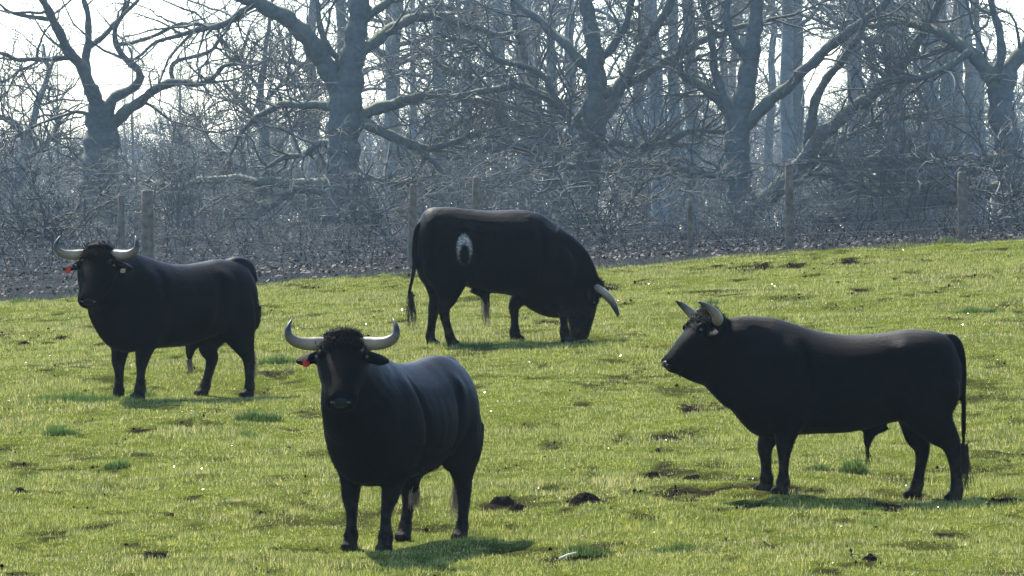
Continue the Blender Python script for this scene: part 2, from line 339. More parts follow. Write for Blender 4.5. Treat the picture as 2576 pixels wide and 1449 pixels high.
# ------------------------------------------------------------ grass tufts (things)
def tuft(u, v, wu, h, label, n=900):
    x0, y0 = hit(u, v); wx = wu/2.5156/FPX*y0
    r = np.sqrt(rng.random(n)); t = rng.random(n)*2*np.pi
    x = x0+wx*r*np.cos(t); y = y0+max(.14, wx*.55)*r*np.sin(t)
    hh = h*(1.15-.8*r**1.2)*(.45+.7*rng.random(n))*(.3+1.3*noise2(x*7, y*7, 2))
    z0 = float(gz(x0, y0))
    o = blades('grass_tuft', x, y, gz(x, y), hh, .007+.004*rng.random(n), M_TUFT, .5, org=(x0, y0, z0))
    o.location = (x0, y0, z0)
    tag(o, label, 'grass tuft', 'darker grass tufts in the pasture')
for t in [
 (152, 1100, 50, .11, 'dark green grass tuft at the far left, level with the front bull\'s chest', 900),
 (295, 1172, 34, .13, 'small upright dark green tuft growing beside a clod, left of the front bull', 700),
 (650, 1062, 60, .13, 'broad green tuft just left of the front bull\'s shoulder', 1100),
 (625, 1102, 34, .10, 'smaller green tuft just below the broad one left of the front bull', 600),
 (700, 925, 55, .13, 'leafy dark tuft behind the left bull\'s tail, above the front bull\'s ear', 1000),
 (190, 1008, 150, .12, 'long strip of dark blue green grass left of the left bull\'s front hooves', 2600),  # the strip's dark blades stand in for a shadow on the grass
 (350, 985, 40, .10, 'dark grass clump between the left bull\'s front hooves', 700),
 (2055, 1188, 45, .11, 'green tuft on the left of two under the right bull\'s belly', 800),
 (2155, 1190, 45, .12, 'green tuft on the right of two under the right bull\'s belly', 900),
 (2445, 786, 60, .10, 'wide flat dark tuft high on the slope at far right', 900),
 (2388, 612, 34, .13, 'bright green tuft on the crest of the field at far right', 500),
 (1478, 1385, 70, .09, 'dark grass hummock near the bottom edge between front and right bulls', 1100),
 (1700, 1378, 70, .08, 'low dark green hummock near the bottom edge below the muddy strip', 900),
 (1200, 878, 60, .10, 'green clump coloured dark as shade behind the hind hooves of the grazing bull', 900),  # dark blades take the place of the grazing bull's cast shadow
 (1790, 768, 20, .18, 'thin taller sprig of grass on the slope behind the right bull\'s horns', 120),
 (80, 762, 60, .12, 'green tuft at the left edge on the field crest by the left bull\'s muzzle', 900),
 (1880, 1000, 40, .08, 'dark low tuft behind the right bull\'s chest', 500)]:
    tuft(*t)

# ------------------------------------------------------------ molehills, clods, pats
def mound(u, v, wu, h, label, name='molehill', cat='molehill', seed=0, depth=None, mat=M_SOIL, group='molehills and clods of soil in the pasture'):
    x0, y0 = hit(u, v); wx = wu/2.5156/FPX*y0; wy = depth or wx*.9
    n = 26; A = np.linspace(-1.15, 1.15, n); X, Y = np.meshgrid(A, A); r = np.sqrt(X**2+Y**2); h = min(h, wx*.85)
    lump = noise2(X*2.2+seed*7, Y*2.2+seed*3, 3)*.6 + noise2(X*4+seed, Y*4, 4)*.3
    Z = h*.75*np.clip(1-r**2.6, -.4, 1)*(.45+lump) - .012
    V = np.stack([X*wx*(1+.2*(lump-.5)), Y*wy*(1+.2*(lump-.5)), Z], -1).reshape(-1, 3)
    z0 = float(gz(x0, y0)); V[:, 2] = np.maximum(V[:, 2], -.03)
    top = len(V); Vb = V.copy(); Vb[:, 2] = -.06; 
    idx = np.arange(n*n).reshape(n, n)
    F = np.stack([idx[:-1, :-1], idx[:-1, 1:], idx[1:, 1:], idx[1:, :-1]], -1).reshape(-1, 4)
    o = mesh_obj(name, V, F, mat); o.location = (x0, y0, z0)
    tag(o, label, cat, group)
for i, (u, v, wu, h, label) in enumerate([
 (392, 1392, 46, .085, 'wide dark reddish molehill near the bottom edge, left of the front bull'),
 (52, 1240, 24, .075, 'small dark brown clod with a pale blade at the far left edge'),
 (1262, 1268, 32, .12, 'tall dark molehill just right of the front bull\'s hind hoof'),
 (1305, 1278, 24, .07, 'lower reddish clod touching the tall molehill right of the front bull'),
 (1472, 1268, 38, .13, 'rounded dark molehill topped with moss between the front and right bulls'),
 (1955, 1238, 30, .04, 'crumbled soil heap at the right bull\'s front hooves'),
 (1640, 1212, 26, .085, 'grey soil heap at the upper end of the muddy strip'),
 (1745, 1212, 24, .05, 'low grey clod right of the soil heap above the muddy strip'),
 (1555, 1222, 22, .045, 'low brown clod left of the soil heap above the muddy strip'),
 (1925, 674, 18, .12, 'round dark molehill on the far slope above the right bull\'s back'),
 (1995, 668, 24, .07, 'low dark clod just right of the round molehill on the far slope'),
 (2135, 662, 30, .09, 'jagged heap of soil on the crest above the right bull\'s rump'),
 (2172, 664, 14, .07, 'small clod next to the jagged heap on the crest'),
 (60, 864, 18, .08, 'dark molehill at the far left, level with the left bull\'s chest'),
 (14, 850, 16, .08, 'dark clod cut by the left edge of the view'),
 (160, 850, 22, .035, 'low brown clod halfway between the left edge and the left bull\'s legs'),
 (1530, 722, 20, .06, 'small heap of soil above the grazing bull\'s horn'),
 (430, 1298, 14, .09, 'narrow dark clod standing alone left of the front bull'),
 (382, 1298, 12, .05, 'smaller clod left of the narrow dark clod'),
 (1650, 1312, 16, .05, 'small black clod below the muddy strip'),
 (2190, 1420, 22, .07, 'dark clod near the bottom edge below the right bull\'s belly'),
 (2250, 1275, 40, .05, 'low broken soil mound between the right bull\'s front and hind legs'),
 (2540, 1256, 40, .05, 'brown soil mound at the right edge behind the right bull\'s hind hoof'),
 (770, 1256, 12, .045, 'small grey clod left of the front bull\'s front hoof')]):
    mound(u, v, wu, h, label, seed=i)
mound(1668, 1104, 48, .055, 'flat dark dung pat lying in the grass left of the right bull\'s chest', 'dung_pat', 'dung pat', 40, None, M_SOIL, None)
# two pale sticks lying on the grass
def stick(u, v, dx, dz, label):
    x0, y0 = hit(u, v); z0 = float(gz(x0, y0))
    pts = np.array([[[-dx/2, 0, .03], [0, .02, .045+dz/2], [dx/2, 0.02, .05+dz]]]); 
    V, F = tubes(pts, np.array([[.006, .007, .004]]), 6)
    o = mesh_obj('stick', V, F, M_STRAW); o.location = (x0, y0, z0); tag(o, label, 'stick')

# ------------------------------------------------------------ tubes from polylines (vectorised)
def tubes(P, Rr, sides):
    """P (n,k,3), Rr (n,k) -> V, F"""
    n, k, _ = P.shape
    T = np.empty_like(P); T[:, 1:-1] = P[:, 2:]-P[:, :-2]; T[:, 0] = P[:, 1]-P[:, 0]; T[:, -1] = P[:, -1]-P[:, -2]
    T /= np.linalg.norm(T, axis=2, keepdims=True)+1e-9
    up = np.where(np.abs(T[:, 0, 2:3]) > .9, np.array([1., 0, 0]), np.array([0, 0, 1.]))
    A = np.empty_like(T); a = np.cross(T[:, 0], up)
    for j in range(k):          # carry the frame along so that the tube never twists
        a = a - T[:, j]*np.sum(a*T[:, j], 1, keepdims=True); a /= np.linalg.norm(a, axis=1, keepdims=True)+1e-9; A[:, j] = a
    B = np.cross(T, A)
    ang = np.arange(sides)*2*np.pi/sides
    V = P[:, :, None] + Rr[:, :, None, None]*(A[:, :, None]*np.cos(ang)[None, None, :, None] + B[:, :, None]*np.sin(ang)[None, None, :, None])
    idx = np.arange(n*k*sides).reshape(n, k, sides)
    i0 = idx[:, :-1]; i1 = idx[:, 1:]
    F = np.stack([i0, np.roll(i0, -1, 2), np.roll(i1, -1, 2), i1], -1).reshape(-1, 4)
    return V.reshape(-1, 3), F
def catmull(pts, rad, step):
    """resample one polyline smoothly"""
    pts = np.array(pts, float); rad = np.array(rad, float)
    P = np.vstack([2*pts[0]-pts[1], pts, 2*pts[-1]-pts[-2]]); out = []; ro = []
    for i in range(1, len(P)-2):
        n = max(2, int(np.linalg.norm(P[i+1]-P[i])/step)); t = np.linspace(0, 1, n, endpoint=False)[:, None]
        a, b, c, d = P[i-1], P[i], P[i+1], P[i+2]
        out.append(.5*((2*b)+(-a+c)*t+(2*a-5*b+4*c-d)*t*t+(-a+3*b-3*c+d)*t**3))
        ro.append(rad[i-1]+(rad[i]-rad[i-1])*t[:, 0])
    out.append(pts[-1:]); ro.append(rad[-1:])
    return np.vstack(out), np.concatenate(ro)
def sample(P, Rr, m, t0, t1, r):
    """m children on each of n polylines"""
    n, k, _ = P.shape
    t = (t0 + (t1-t0)*r.random((n, m)))*(k-1); i = np.minimum(t.astype(int), k-2); f = (t-i)[..., None]
    ii = np.arange(n)[:, None]
    p = P[ii, i]*(1-f)+P[ii, i+1]*f; T = P[ii, i+1]-P[ii, i]; T /= np.linalg.norm(T, axis=2, keepdims=True)+1e-9
    rr = Rr[ii, i]*(1-f[..., 0])+Rr[ii, i+1]*f[..., 0]
    return p.reshape(-1, 3), T.reshape(-1, 3), rr.reshape(-1), (t/(k-1)).reshape(-1)
def sprout(p, T, rr, length, rad, k, ang, wob, up, r):
    n = len(p); rnd = r.normal(size=(n, 3)); perp = np.cross(T, rnd); perp /= np.linalg.norm(perp, axis=1, keepdims=True)+1e-9
    a = np.radians(ang[0]+(ang[1]-ang[0])*r.random(n))[:, None]
    d = T*np.cos(a)+perp*np.sin(a); P = np.empty((n, k, 3)); P[:, 0] = p
    seg = (length/(k-1))[:, None]
    for j in range(1, k):
        d = d + r.normal(size=(n, 3))*wob; d[:, 2] += up; d /= np.linalg.norm(d, axis=1, keepdims=True)
        P[:, j] = P[:, j-1]+d*seg
    Rr = rad[:, None]*np.linspace(1, .35, k)[None]
    return P, Rr
def crown(limbsP, limbsR, r, m1, m2, m3, l1=(1.0, 2.4), l2=(.5, 1.1), l3=(.25, .55), tw=.0055, sides=3, t0=.12, zmin=None):
    """branches, twigs and twiglets on equal-length limb polylines"""
    parts = []
    p, T, rr, t = sample(limbsP, limbsR, m1, t0, 1, r); n = len(p)
    P1, R1 = sprout(p, T, rr, l1[0]+(l1[1]-l1[0])*r.random(n)*(1.1-.5*t), np.minimum(rr*.5, .055)*(.4+.6*r.random(n))+.010, 9, (30, 75), .24, .02, r)
    parts.append((P1, R1, 4))
    p, T, rr, t = sample(P1, R1, m2, .12, 1, r); n = len(p)
    P2, R2 = sprout(p, T, rr, l2[0]+(l2[1]-l2[0])*r.random(n), np.minimum(rr*.5, .014)+tw*.6, 6, (25, 65), .22, .02, r)
    parts.append((P2, R2, 3))
    p, T, rr, t = sample(P2, R2, m3, .1, 1, r); n = len(p)
    P3, R3 = sprout(p, T, rr, l3[0]+(l3[1]-l3[0])*r.random(n), np.full(n, tw), 4, (25, 60), .2, .03, r)
    parts.append((P3, R3, 3))
    Vs, Fs, off = [], [], 0
    for P, Rr, s in parts:
        V, F = tubes(P, Rr, s); Vs.append(V); Fs.append(F+off); off += len(V)
    return np.vstack(Vs), np.vstack(Fs)
def equal_k(P, Rr, k):
    d = np.concatenate([[0], np.cumsum(np.linalg.norm(np.diff(P, axis=0), axis=1))]); t = np.linspace(0, d[-1], k)
    return np.stack([np.interp(t, d, P[:, i]) for i in range(3)], -1), np.interp(t, d, Rr), d[-1]

stick(1428, 1398, .13, .025, 'pale pinkish stick lying in the grass near the bottom edge')

# ------------------------------------------------------------ the big oaks, each with its own trunk and limbs
def oak(label, Y, trunk, limbs, seed, dens=1.0, mat=M_BARK, group='bare trees along the far edge of the field'):
    """trunk: [(u, v, halfwidth)], limbs: [[(u, v, halfwidth), ...], ...] in overview coordinates at distance Y"""
    r = np.random.default_rng(seed); Y = Y*1.95
    k = Y/FPX/2.5156
    def conv(poly, depth):
        poly = list(poly)
        if poly[-1][1] < 60 and len(poly) > 2:          # carry on above the view, thinning out
            (u0, v0, w0), (u1, v1, w1) = poly[-2], poly[-1]; L_ = math.hypot(u1-u0, v1-v0); du, dv = (u1-u0)/L_, (v1-v0)/L_
            for q, fw in ((130, .72), (270, .45), (400, .15)): poly.append((u1+du*q+r.uniform(-30, 30), v1+dv*q-20+r.uniform(-20, 20), max(1.5, w1*fw)))
        pts = []; rad = []
        n = len(poly)
        for j, (u, v, hw) in enumerate(poly):
            p = px(u, v, Y); f = j/max(1, n-1)
            pts.append([p.x, Y + depth*f*f**.3, p.z]); rad.append(hw*k*1.12)
        return catmull(pts, rad, .17)
    tp, tr = conv(trunk, 0)
    gzv = float(gz(tp[0][0], Y)); base = np.array([tp[0][0], Y, gzv])
    # carry the trunk down into the ground with a root flare
    z0 = tp[0][2]
    if z0 > gzv-.1:
        nn = 6; ext = np.stack([np.full(nn, tp[0][0]), np.full(nn, Y), np.linspace(gzv-.2, z0, nn, endpoint=False)], -1)
        er = tr[0]*(1+.45*np.linspace(1, 0, nn)**3); tp = np.vstack([ext, tp]); tr = np.concatenate([er, tr])
    root = empty('oak_tree', base)
    tag(root, label, 'tree', group)
    def wob(P, Rr, amp):
        t = np.arange(len(P)); ph = r.random(6)*6.3
        P = P.copy(); P[:, 0] += amp*np.sin(t*.9+ph[0])*np.minimum(1, t/4); P[:, 1] += amp*2*np.sin(t*.5+ph[1])*np.minimum(1, t/4); P[:, 2] += amp*np.sin(t*.7+ph[2])*np.minimum(1, t/4)
        return P, Rr*(1+.10*np.sin(t*1.3+ph[3])+.06*np.sin(t*2.9+ph[4]))
    tp, tr = wob(tp, tr, .018)
    V, F = tubes(tp[None]-base, tr[None], 14); mesh_obj('trunk', V, F, mat, root)
    LP, LR, ks = [], [], []
    P, Rr, ln = equal_k(tp, tr, 28); LP.append(P); LR.append(Rr)
    for j, lb in enumerate(limbs):
        depth = r.uniform(-1, 1)*(.5+.004*abs(lb[-1][0]-lb[0][0]))*3
        lp, lr = wob(*conv(lb, depth), .028)
        V, F = tubes(lp[None]-base, lr[None], 8); mesh_obj('limb', V, F, mat, root)
        P, Rr, ln = equal_k(lp, lr, 28); LP.append(P); LR.append(Rr)
        if ln > 2.2: LP.append(P); LR.append(Rr)
    LP = np.array(LP[1:]); LR = np.array(LR[1:])*1.0
    V, F = crown(LP-base, LR, r, int(9*dens), 6, 4, (2.0, 4.6), (1.1, 2.3), (.55, 1.2), .0062)
    mesh_obj('crown', V, F, M_TWIG, root)
    # upper crown above the view
    return root
def c1(pts): return [(x*.5207, y*.5207, w*.5207) for x, y, w in pts]   # measured on the left detail
oak('large forked oak at far left with white sky between its limbs', 158,
    [(248, 520, 50), (252, 430, 44), (256, 340, 40), (258, 290, 36)],
    [c1([(500, 590, 50), (455, 470, 34), (410, 350, 26), (320, 220, 22), (265, 100, 18), (200, -30, 14), (150, -200, 9)]),
     c1([(415, 360, 22), (420, 230, 17), (430, 110, 14), (405, -20, 11), (430, -200, 7)]),
     c1([(330, 280, 13), (200, 288, 11), (110, 292, 9), (0, 262, 8), (-120, 250, 5)]),
     c1([(235, 95, 10), (130, 75, 9), (50, 60, 7), (-10, 10, 5)]),
     c1([(180, 300, 7), (90, 350, 6), (30, 395, 5), (-40, 410, 3)]),
     c1([(505, 560, 36), (560, 470, 24), (670, 405, 20), (675, 350, 17), (600, 270, 14), (555, 180, 12), (590, 90, 10), (700, -20, 7), (760, -120, 4)]),
     c1([(540, 600, 32), (640, 520, 24), (730, 455, 20), (830, 400, 17), (960, 412, 14), (1060, 370, 11), (1110, 320, 9), (1220, 330, 6), (1330, 300, 3)]),
     c1([(838, 395, 11), (825, 330, 10), (860, 290, 9), (960, 270, 8), (1030, 240, 8), (1070, 180, 7), (1110, 130, 5), (1150, 60, 3)]),
     c1([(430, 230, 13), (500, 170, 12), (580, 90, 10), (620, 0, 7), (660, -100, 4)]),
     c1([(570, 215, 9), (680, 200, 8), (800, 150, 8), (900, 120, 7), (1040, 125, 6), (1170, 100, 5)]),
     c1([(450, 560, 10), (370, 540, 8), (290, 560, 7), (220, 590, 6), (130, 620, 5), (60, 660, 3)]),
     c1([(400, 330, 7), (330, 240, 6), (250, 200, 5), (190, 130, 4), (150, 60, 2)])], 11, .7)
oak('tall oak left of the middle, trunk dividing into a leaning limb and an upright stem', 150,
    [(848, 690, 42), (855, 560, 40), (862, 440, 36), (866, 320, 38), (872, 230, 38), (890, 120, 26), (905, 20, 23), (915, -120, 18)],
    [[(860, 240, 24), (810, 150, 24), (760, 80, 21), (690, 30, 18), (600, -10, 14), (500, -60, 9)],
     [(905, 130, 15), (960, 90, 14), (1010, 55, 12), (1090, 35, 11), (1180, 60, 9), (1260, 80, 7), (1340, 60, 4)],
     [(890, 300, 16), (960, 270, 14), (1030, 250, 12), (1110, 232, 9), (1190, 250, 7), (1290, 270, 5), (1380, 300, 3)],
     [(900, 300, 14), (960, 330, 12), (1040, 365, 10), (1100, 370, 8), (1160, 350, 7), (1220, 330, 4)],
     [(1050, 370, 6), (1100, 420, 6), (1150, 470, 5), (1200, 500, 4), (1280, 500, 2)],
     [(850, 272, 11), (760, 262, 9), (690, 268, 8), (620, 310, 6), (580, 370, 4), (560, 430, 3)],
     [(850, 470, 18), (780, 462, 12), (690, 460, 11), (600, 450, 10), (500, 452, 8), (440, 470, 7), (390, 460, 6), (350, 455, 4), (310, 480, 3)],
     [(830, 480, 10), (740, 480, 8), (680, 520, 7), (620, 560, 6), (560, 580, 5), (490, 570, 4), (420, 590, 3)],
     [(660, 520, 7), (610, 590, 6), (560, 640, 5), (530, 690, 4)],
     [(850, 370, 9), (800, 360, 9), (760, 390, 7), (700, 400, 6), (650, 440, 4)],
     [(910, 440, 8), (970, 460, 7), (1040, 455, 6), (1110, 440, 5), (1180, 450, 3)],
     [(908, 450, 9), (915, 530, 8), (925, 610, 7), (935, 680, 5)],
     [(880, 180, 9), (820, 110, 8), (800, 30, 6), (790, -60, 4)],
     [(905, 60, 10), (980, 0, 9), (1060, -60, 7)],
     [(640, 10, 9), (560, 60, 8), (470, 80, 6), (380, 110, 4), (330, 150, 3)]], 12, 1.15)
oak('slim crooked oak leaning left, between the two thickest middle trunks', 153,
    [(1412, 560, 20), (1408, 500, 21), (1385, 440, 20), (1368, 390, 20), (1365, 330, 18)],
    [[(1366, 345, 16), (1320, 330, 14), (1270, 300, 12), (1230, 250, 10), (1190, 200, 8), (1120, 170, 6), (1060, 120, 4)],
     [(1366, 350, 15), (1350, 270, 12), (1340, 190, 10), (1310, 110, 8), (1290, 20, 6), (1300, -80, 4)],
     [(1370, 380, 10), (1300, 370, 8), (1240, 375, 7), (1180, 380, 5), (1120, 430, 3)],
     [(1365, 340, 9), (1400, 280, 7), (1440, 240, 6), (1500, 210, 4)],
     [(1250, 280, 7), (1180, 300, 6), (1110, 340, 5), (1060, 410, 3)]], 13, 1.1)
oak('broad oak in the middle with its trunk forking above the grazing bull\'s neck', 148,
    [(1462, 620, 40), (1466, 520, 34), (1480, 420, 30), (1490, 340, 30), (1496, 260, 26), (1500, 180, 22), (1490, 90, 18), (1470, -20, 14), (1465, -140, 10)],
    [[(1470, 320, 14), (1420, 280, 12), (1370, 240, 10), (1300, 215, 9), (1210, 230, 7), (1130, 240, 5)],
     [(1495, 330, 16), (1540, 260, 15), (1580, 180, 14), (1630, 100, 12), (1680, 20, 10), (1720, -80, 7)],
     [(1500, 200, 13), (1440, 130, 12), (1380, 70, 10), (1320, 20, 8), (1260, -40, 5)],
     [(1490, 445, 10), (1560, 415, 9), (1620, 385, 9), (1690, 350, 8), (1760, 330, 6), (1830, 340, 4)],
     [(1490, 400, 9), (1540, 360, 8), (1600, 370, 7), (1660, 350, 5)],
     [(1510, 240, 12), (1600, 200, 10), (1700, 140, 9), (1800, 90, 8), (1900, 60, 5), (1990, 40, 3)],
     [(1470, 270, 8), (1430, 330, 7), (1400, 380, 5)],
     [(1500, 160, 10), (1560, 90, 9), (1590, 0, 7), (1610, -90, 4)],
     [(1455, 420, 9), (1330, 415, 6), (1240, 440, 4)],
     [(1430, 290, 8), (1350, 180, 7), (1270, 160, 6), (1180, 110, 5), (1100, 90, 3)]], 14, 1.15)
oak('oak right of the middle with a long arm reaching up to the right', 146,
    [(1880, 640, 40), (1866, 560, 32), (1862, 470, 28), (1856, 380, 28), (1862, 300, 27), (1880, 200, 22), (1895, 100, 18), (1905, 0, 15), (1910, -120, 10)],
    [[(1855, 320, 18), (1820, 260, 14), (1770, 220, 12), (1720, 190, 9), (1700, 150, 6), (1720, 110, 4)],
     [(1845, 290, 13), (1810, 220, 11), (1795, 150, 9), (1790, 80, 8), (1770, 0, 6), (1740, -80, 4)],
     [(1872, 320, 16), (1930, 260, 14), (1990, 210, 13), (2050, 150, 12), (2120, 90, 11), (2200, 30, 9), (2260, -50, 6)],
     [(1890, 540, 26), (1950, 480, 20), (2010, 420, 18), (2050, 360, 17), (2110, 300, 16), (2190, 240, 15), (2260, 170, 13), (2310, 100, 11), (2350, 30, 9), (2390, -60, 6)],
     [(2030, 390, 13), (2040, 310, 12), (2060, 230, 10), (2110, 160, 9), (2160, 90, 7), (2180, 0, 5)],
     [(2010, 420, 10), (2070, 400, 8), (2140, 420, 7), (2210, 400, 6), (2290, 410, 4)],
     [(1850, 450, 10), (1780, 440, 8), (1700, 430, 7), (1620, 450, 4)],
     [(2060, 390, 9), (2160, 330, 8), (2260, 300, 6), (2360, 280, 4)],
     [(1890, 160, 11), (1840, 90, 9), (1830, 0, 7), (1850, -80, 4)],
     [(1960, 480, 10), (2060, 440, 8), (2140, 470, 7), (2210, 450, 4)]], 15, 1.25)
oak('heavy oak at the right edge with one low horizontal limb sweeping left', 144,
    [(2556, 660, 44), (2550, 560, 38), (2545, 460, 34), (2540, 370, 32), (2520, 290, 30), (2515, 220, 28)],
    [[(2518, 240, 24), (2480, 170, 18), (2420, 110, 15), (2350, 70, 12), (2280, 50, 9), (2200, 60, 6)],
     [(2520, 240, 24), (2550, 160, 18), (2600, 90, 14), (2660, 10, 10), (2700, -90, 6)],
     [(2545, 460, 20), (2470, 490, 16), (2400, 505, 14), (2320, 515, 13), (2230, 540, 10), (2140, 550, 8), (2060, 560, 6), (1990, 565, 3)],
     [(2400, 500, 10), (2330, 470, 9), (2280, 430, 7), (2250, 370, 5), (2270, 300, 3)],
     [(2330, 515, 10), (2250, 490, 8), (2160, 480, 6), (2090, 440, 4)],
     [(2530, 400, 13), (2470, 410, 11), (2400, 440, 8), (2320, 460, 5)],
     [(2540, 600, 12), (2450, 640, 10), (2340, 600, 9), (2230, 590, 8), (2120, 585, 5), (2010, 600, 3)],
     [(2500, 200, 12), (2520, 120, 10), (2500, 30, 8), (2480, -60, 5)],
     [(2440, 130, 9), (2380, 170, 8), (2300, 200, 6), (2220, 190, 4)],
     [(2545, 480, 14), (2600, 470, 12), (2700, 480, 8), (2780, 440, 4)]], 16, 1.3)
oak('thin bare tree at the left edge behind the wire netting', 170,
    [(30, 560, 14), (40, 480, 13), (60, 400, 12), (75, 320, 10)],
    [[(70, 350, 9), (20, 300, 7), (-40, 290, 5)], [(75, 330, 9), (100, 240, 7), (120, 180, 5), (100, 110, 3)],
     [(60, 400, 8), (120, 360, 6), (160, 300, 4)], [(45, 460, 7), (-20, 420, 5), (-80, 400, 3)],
     [(50, 440, 6), (110, 430, 5), (160, 450, 3)]], 17, 1.2, M_HAZEBARK)
oak('slender grey tree right of the large forked oak, crossing its long limb', 165,
    [(640, 520, 10), (660, 430, 10), (668, 330, 9), (655, 240, 8), (665, 150, 6), (680, 40, 4)],
    [[(660, 420, 6), (720, 340, 5), (760, 270, 4), (790, 200, 3)], [(665, 340, 6), (610, 260, 5), (560, 210, 3)],
     [(660, 260, 5), (720, 200, 4), (780, 150, 3)], [(650, 470, 6), (580, 400, 5), (520, 350, 4), (480, 280, 3)],
     [(668, 320, 5), (740, 330, 4), (810, 320, 3)], [(655, 230, 5), (600, 150, 4), (560, 100, 3)]], 18, 1.3, M_HAZEBARK)

# ------------------------------------------------------------ woodland behind: tall straight trees and spreading ones
def wood_proto(kind, seed):
    r = np.random.default_rng(seed)
    H = {0: 15., 1: 12., 2: 17.}[kind]; rb = {0: .18, 1: .21, 2: .15}[kind]
    k = 24; t = np.linspace(0, 1, k)
    P = np.stack([np.cumsum(r.normal(0, .05 if kind != 2 else .02, k)), np.cumsum(r.normal(0, .05, k)), t*H-.3], -1); P[:2, :2] = P[0, :2]
    Rr = rb*(1-t)**.8+.02; Rr[0] *= 1.4
    V, F = tubes(P[None], Rr[None], 9)
    nl = {0: 22, 1: 20, 2: 26}[kind]; t0 = {0: .20, 1: .17, 2: .24}[kind]
    p, T, rr, tt = sample(P[None], Rr[None], nl, t0, .97, r)
    LP, LR = sprout(p, T, rr, ({0: 4.2, 1: 5.2, 2: 2.8}[kind])*(1.15-tt)*(.7+.5*r.random(len(p))), rr*.42, 14, (45, 80) if kind != 2 else (50, 80), .17, .045, r)
    V2, F2 = tubes(LP, LR, 5)
    V3, F3 = crown(LP, LR, r, 6, 4, 3, (.8, 2.0), (.5, 1.1), (.3, .7), .0065)
    root = empty('bare_tree', (0, 0, 0))
    mesh_obj('trunk', V, F, M_HAZEBARK, root)
    mesh_obj('crown', np.vstack([V2, V3]), [np.vstack([F2, F3+len(V2)])], M_HAZEBARK, root)
    return root
protos = [wood_proto(i % 3, 30+i) for i in range(6)]
used = set()
def copy_thing(root):
    c = root.copy(); C.objects.link(c)
    for ch in root.children:
        d = ch.copy(); C.objects.link(d); d.parent = c
    return c
def put_tree(i, x, y, s, rz, label):
    pr = protos[i]
    o = pr if i not in used else copy_thing(pr)
    used.add(i)
    o.location = (x, y, float(gz(x, y))); o.rotation_euler = (0, 0, rz); o.scale = (s, s, s)
    tag(o, label, 'tree', 'bare woodland trees standing behind the oaks')
rw = random.Random(5)
spots = []
# named straight trunks seen between the oaks
for (u, Y, s, i, lab) in [
 (1655, 172, 1.15, 2, 'straight pale trunk just right of the slanting limb over the grazing bull'),
 (1690, 186, 1.0, 5, 'second straight pale trunk, close to the right of the first'),
 (1600, 190, 1.0, 2, 'straight trunk left of the two pale ones behind the middle oak'),
 (1250, 182, 1.1, 5, 'thin upright trunk behind the grazing bull\'s back'),
 (1110, 188, 1.0, 3, 'upright trunk rising behind the grazing bull\'s rump'),
 (2150, 168, 1.2, 2, 'dark straight trunk behind the long rising limb on the right'),
 (2330, 176, 1.1, 5, 'thin dark trunk standing against a gap of sky on the right'),
 (2385, 184, 1.1, 2, 'dark trunk next to the thin one in the sky gap on the right'),
 (1985, 180, 1.1, 5, 'upright trunk behind the tangle right of the oak with the long arm'),
 (2240, 188, 1.1, 3, 'pale trunk behind the low horizontal limb on the right'),
 (2450, 190, 1.2, 2, 'straight trunk just left of the heavy oak at the right edge'),
 (1750, 192, 1.1, 0, 'trunk standing in the bright gap left of the tangled oak'),
 (990, 190, 1.1, 3, 'upright trunk behind the arching limb of the tall left oak'),
 (1330, 196, 1.1, 0, 'trunk behind the slim crooked oak in the middle')]:
    Y *= 1.85; spots.append(((u/2.5156-512)/FPX*Y, Y, s*1.75, i, lab))
ORD = ['first', 'second', 'third', 'fourth', 'fifth', 'sixth', 'seventh', 'eighth', 'ninth', 'tenth', 'eleventh', 'twelfth', 'thirteenth', 'fourteenth', 'fifteenth', 'sixteenth', 'seventeenth', 'eighteenth']
for row, (Y, n, half) in enumerate([(360, 10, 44), (395, 12, 48), (440, 16, 52), (500, 17, 60), (570, 18, 64)]):
    for j in range(n):
        x = -half + 2*half*(j+rw.uniform(.1, .9))/n
        u = x/Y*FPX+512
        spots.append((x, Y+rw.uniform(-8, 8), (rw.uniform(1.4, 2.0) if row < 4 else rw.uniform(.6, .8)) if u > 300 or u < -60 else rw.uniform(.5, .66), rw.randrange(6),
                      f'{ORD[j]} tree from the left in the {["nearest", "second", "third", "fourth", "farthest"][row]} row of the hazy wood behind the oaks'))
for (x, y, s, i, lab) in spots: put_tree(i, x, y, s, rw.uniform(0, 6.28), lab)

# the far-off wood beyond, one hazy mass
r9 = np.random.default_rng(99); n = 820; x = (r9.random(n)*2-1)*75; y = 590+60*r9.random(n)
tall = 6+4.5*sstep(-34, -8, x)*(.7+.5*noise2(x*.12, y*.02, 1)); P, Rr = sprout(np.stack([x, y, gz(x, y)-.3], -1), np.tile(np.array([0, 0, 1.]), (n, 1)), None, tall*(.8+.4*r9.random(n)), .09+.08*r9.random(n), 9, (0, 12), .06, .05, r9)
V, F = tubes(P, Rr, 5); V3, F3 = crown(P, Rr, r9, 9, 5, 2, (2.0, 4.5), (1.2, 2.6), (.8, 1.8), .024, t0=.08)
o = mesh_obj('distant_wood', np.vstack([V, V3]), np.vstack([F, F3+len(V)]), M_HAZEBARK); tag(o, 'far off leafless wood fading into the haze behind all the other trees', 'wood', kind='stuff')

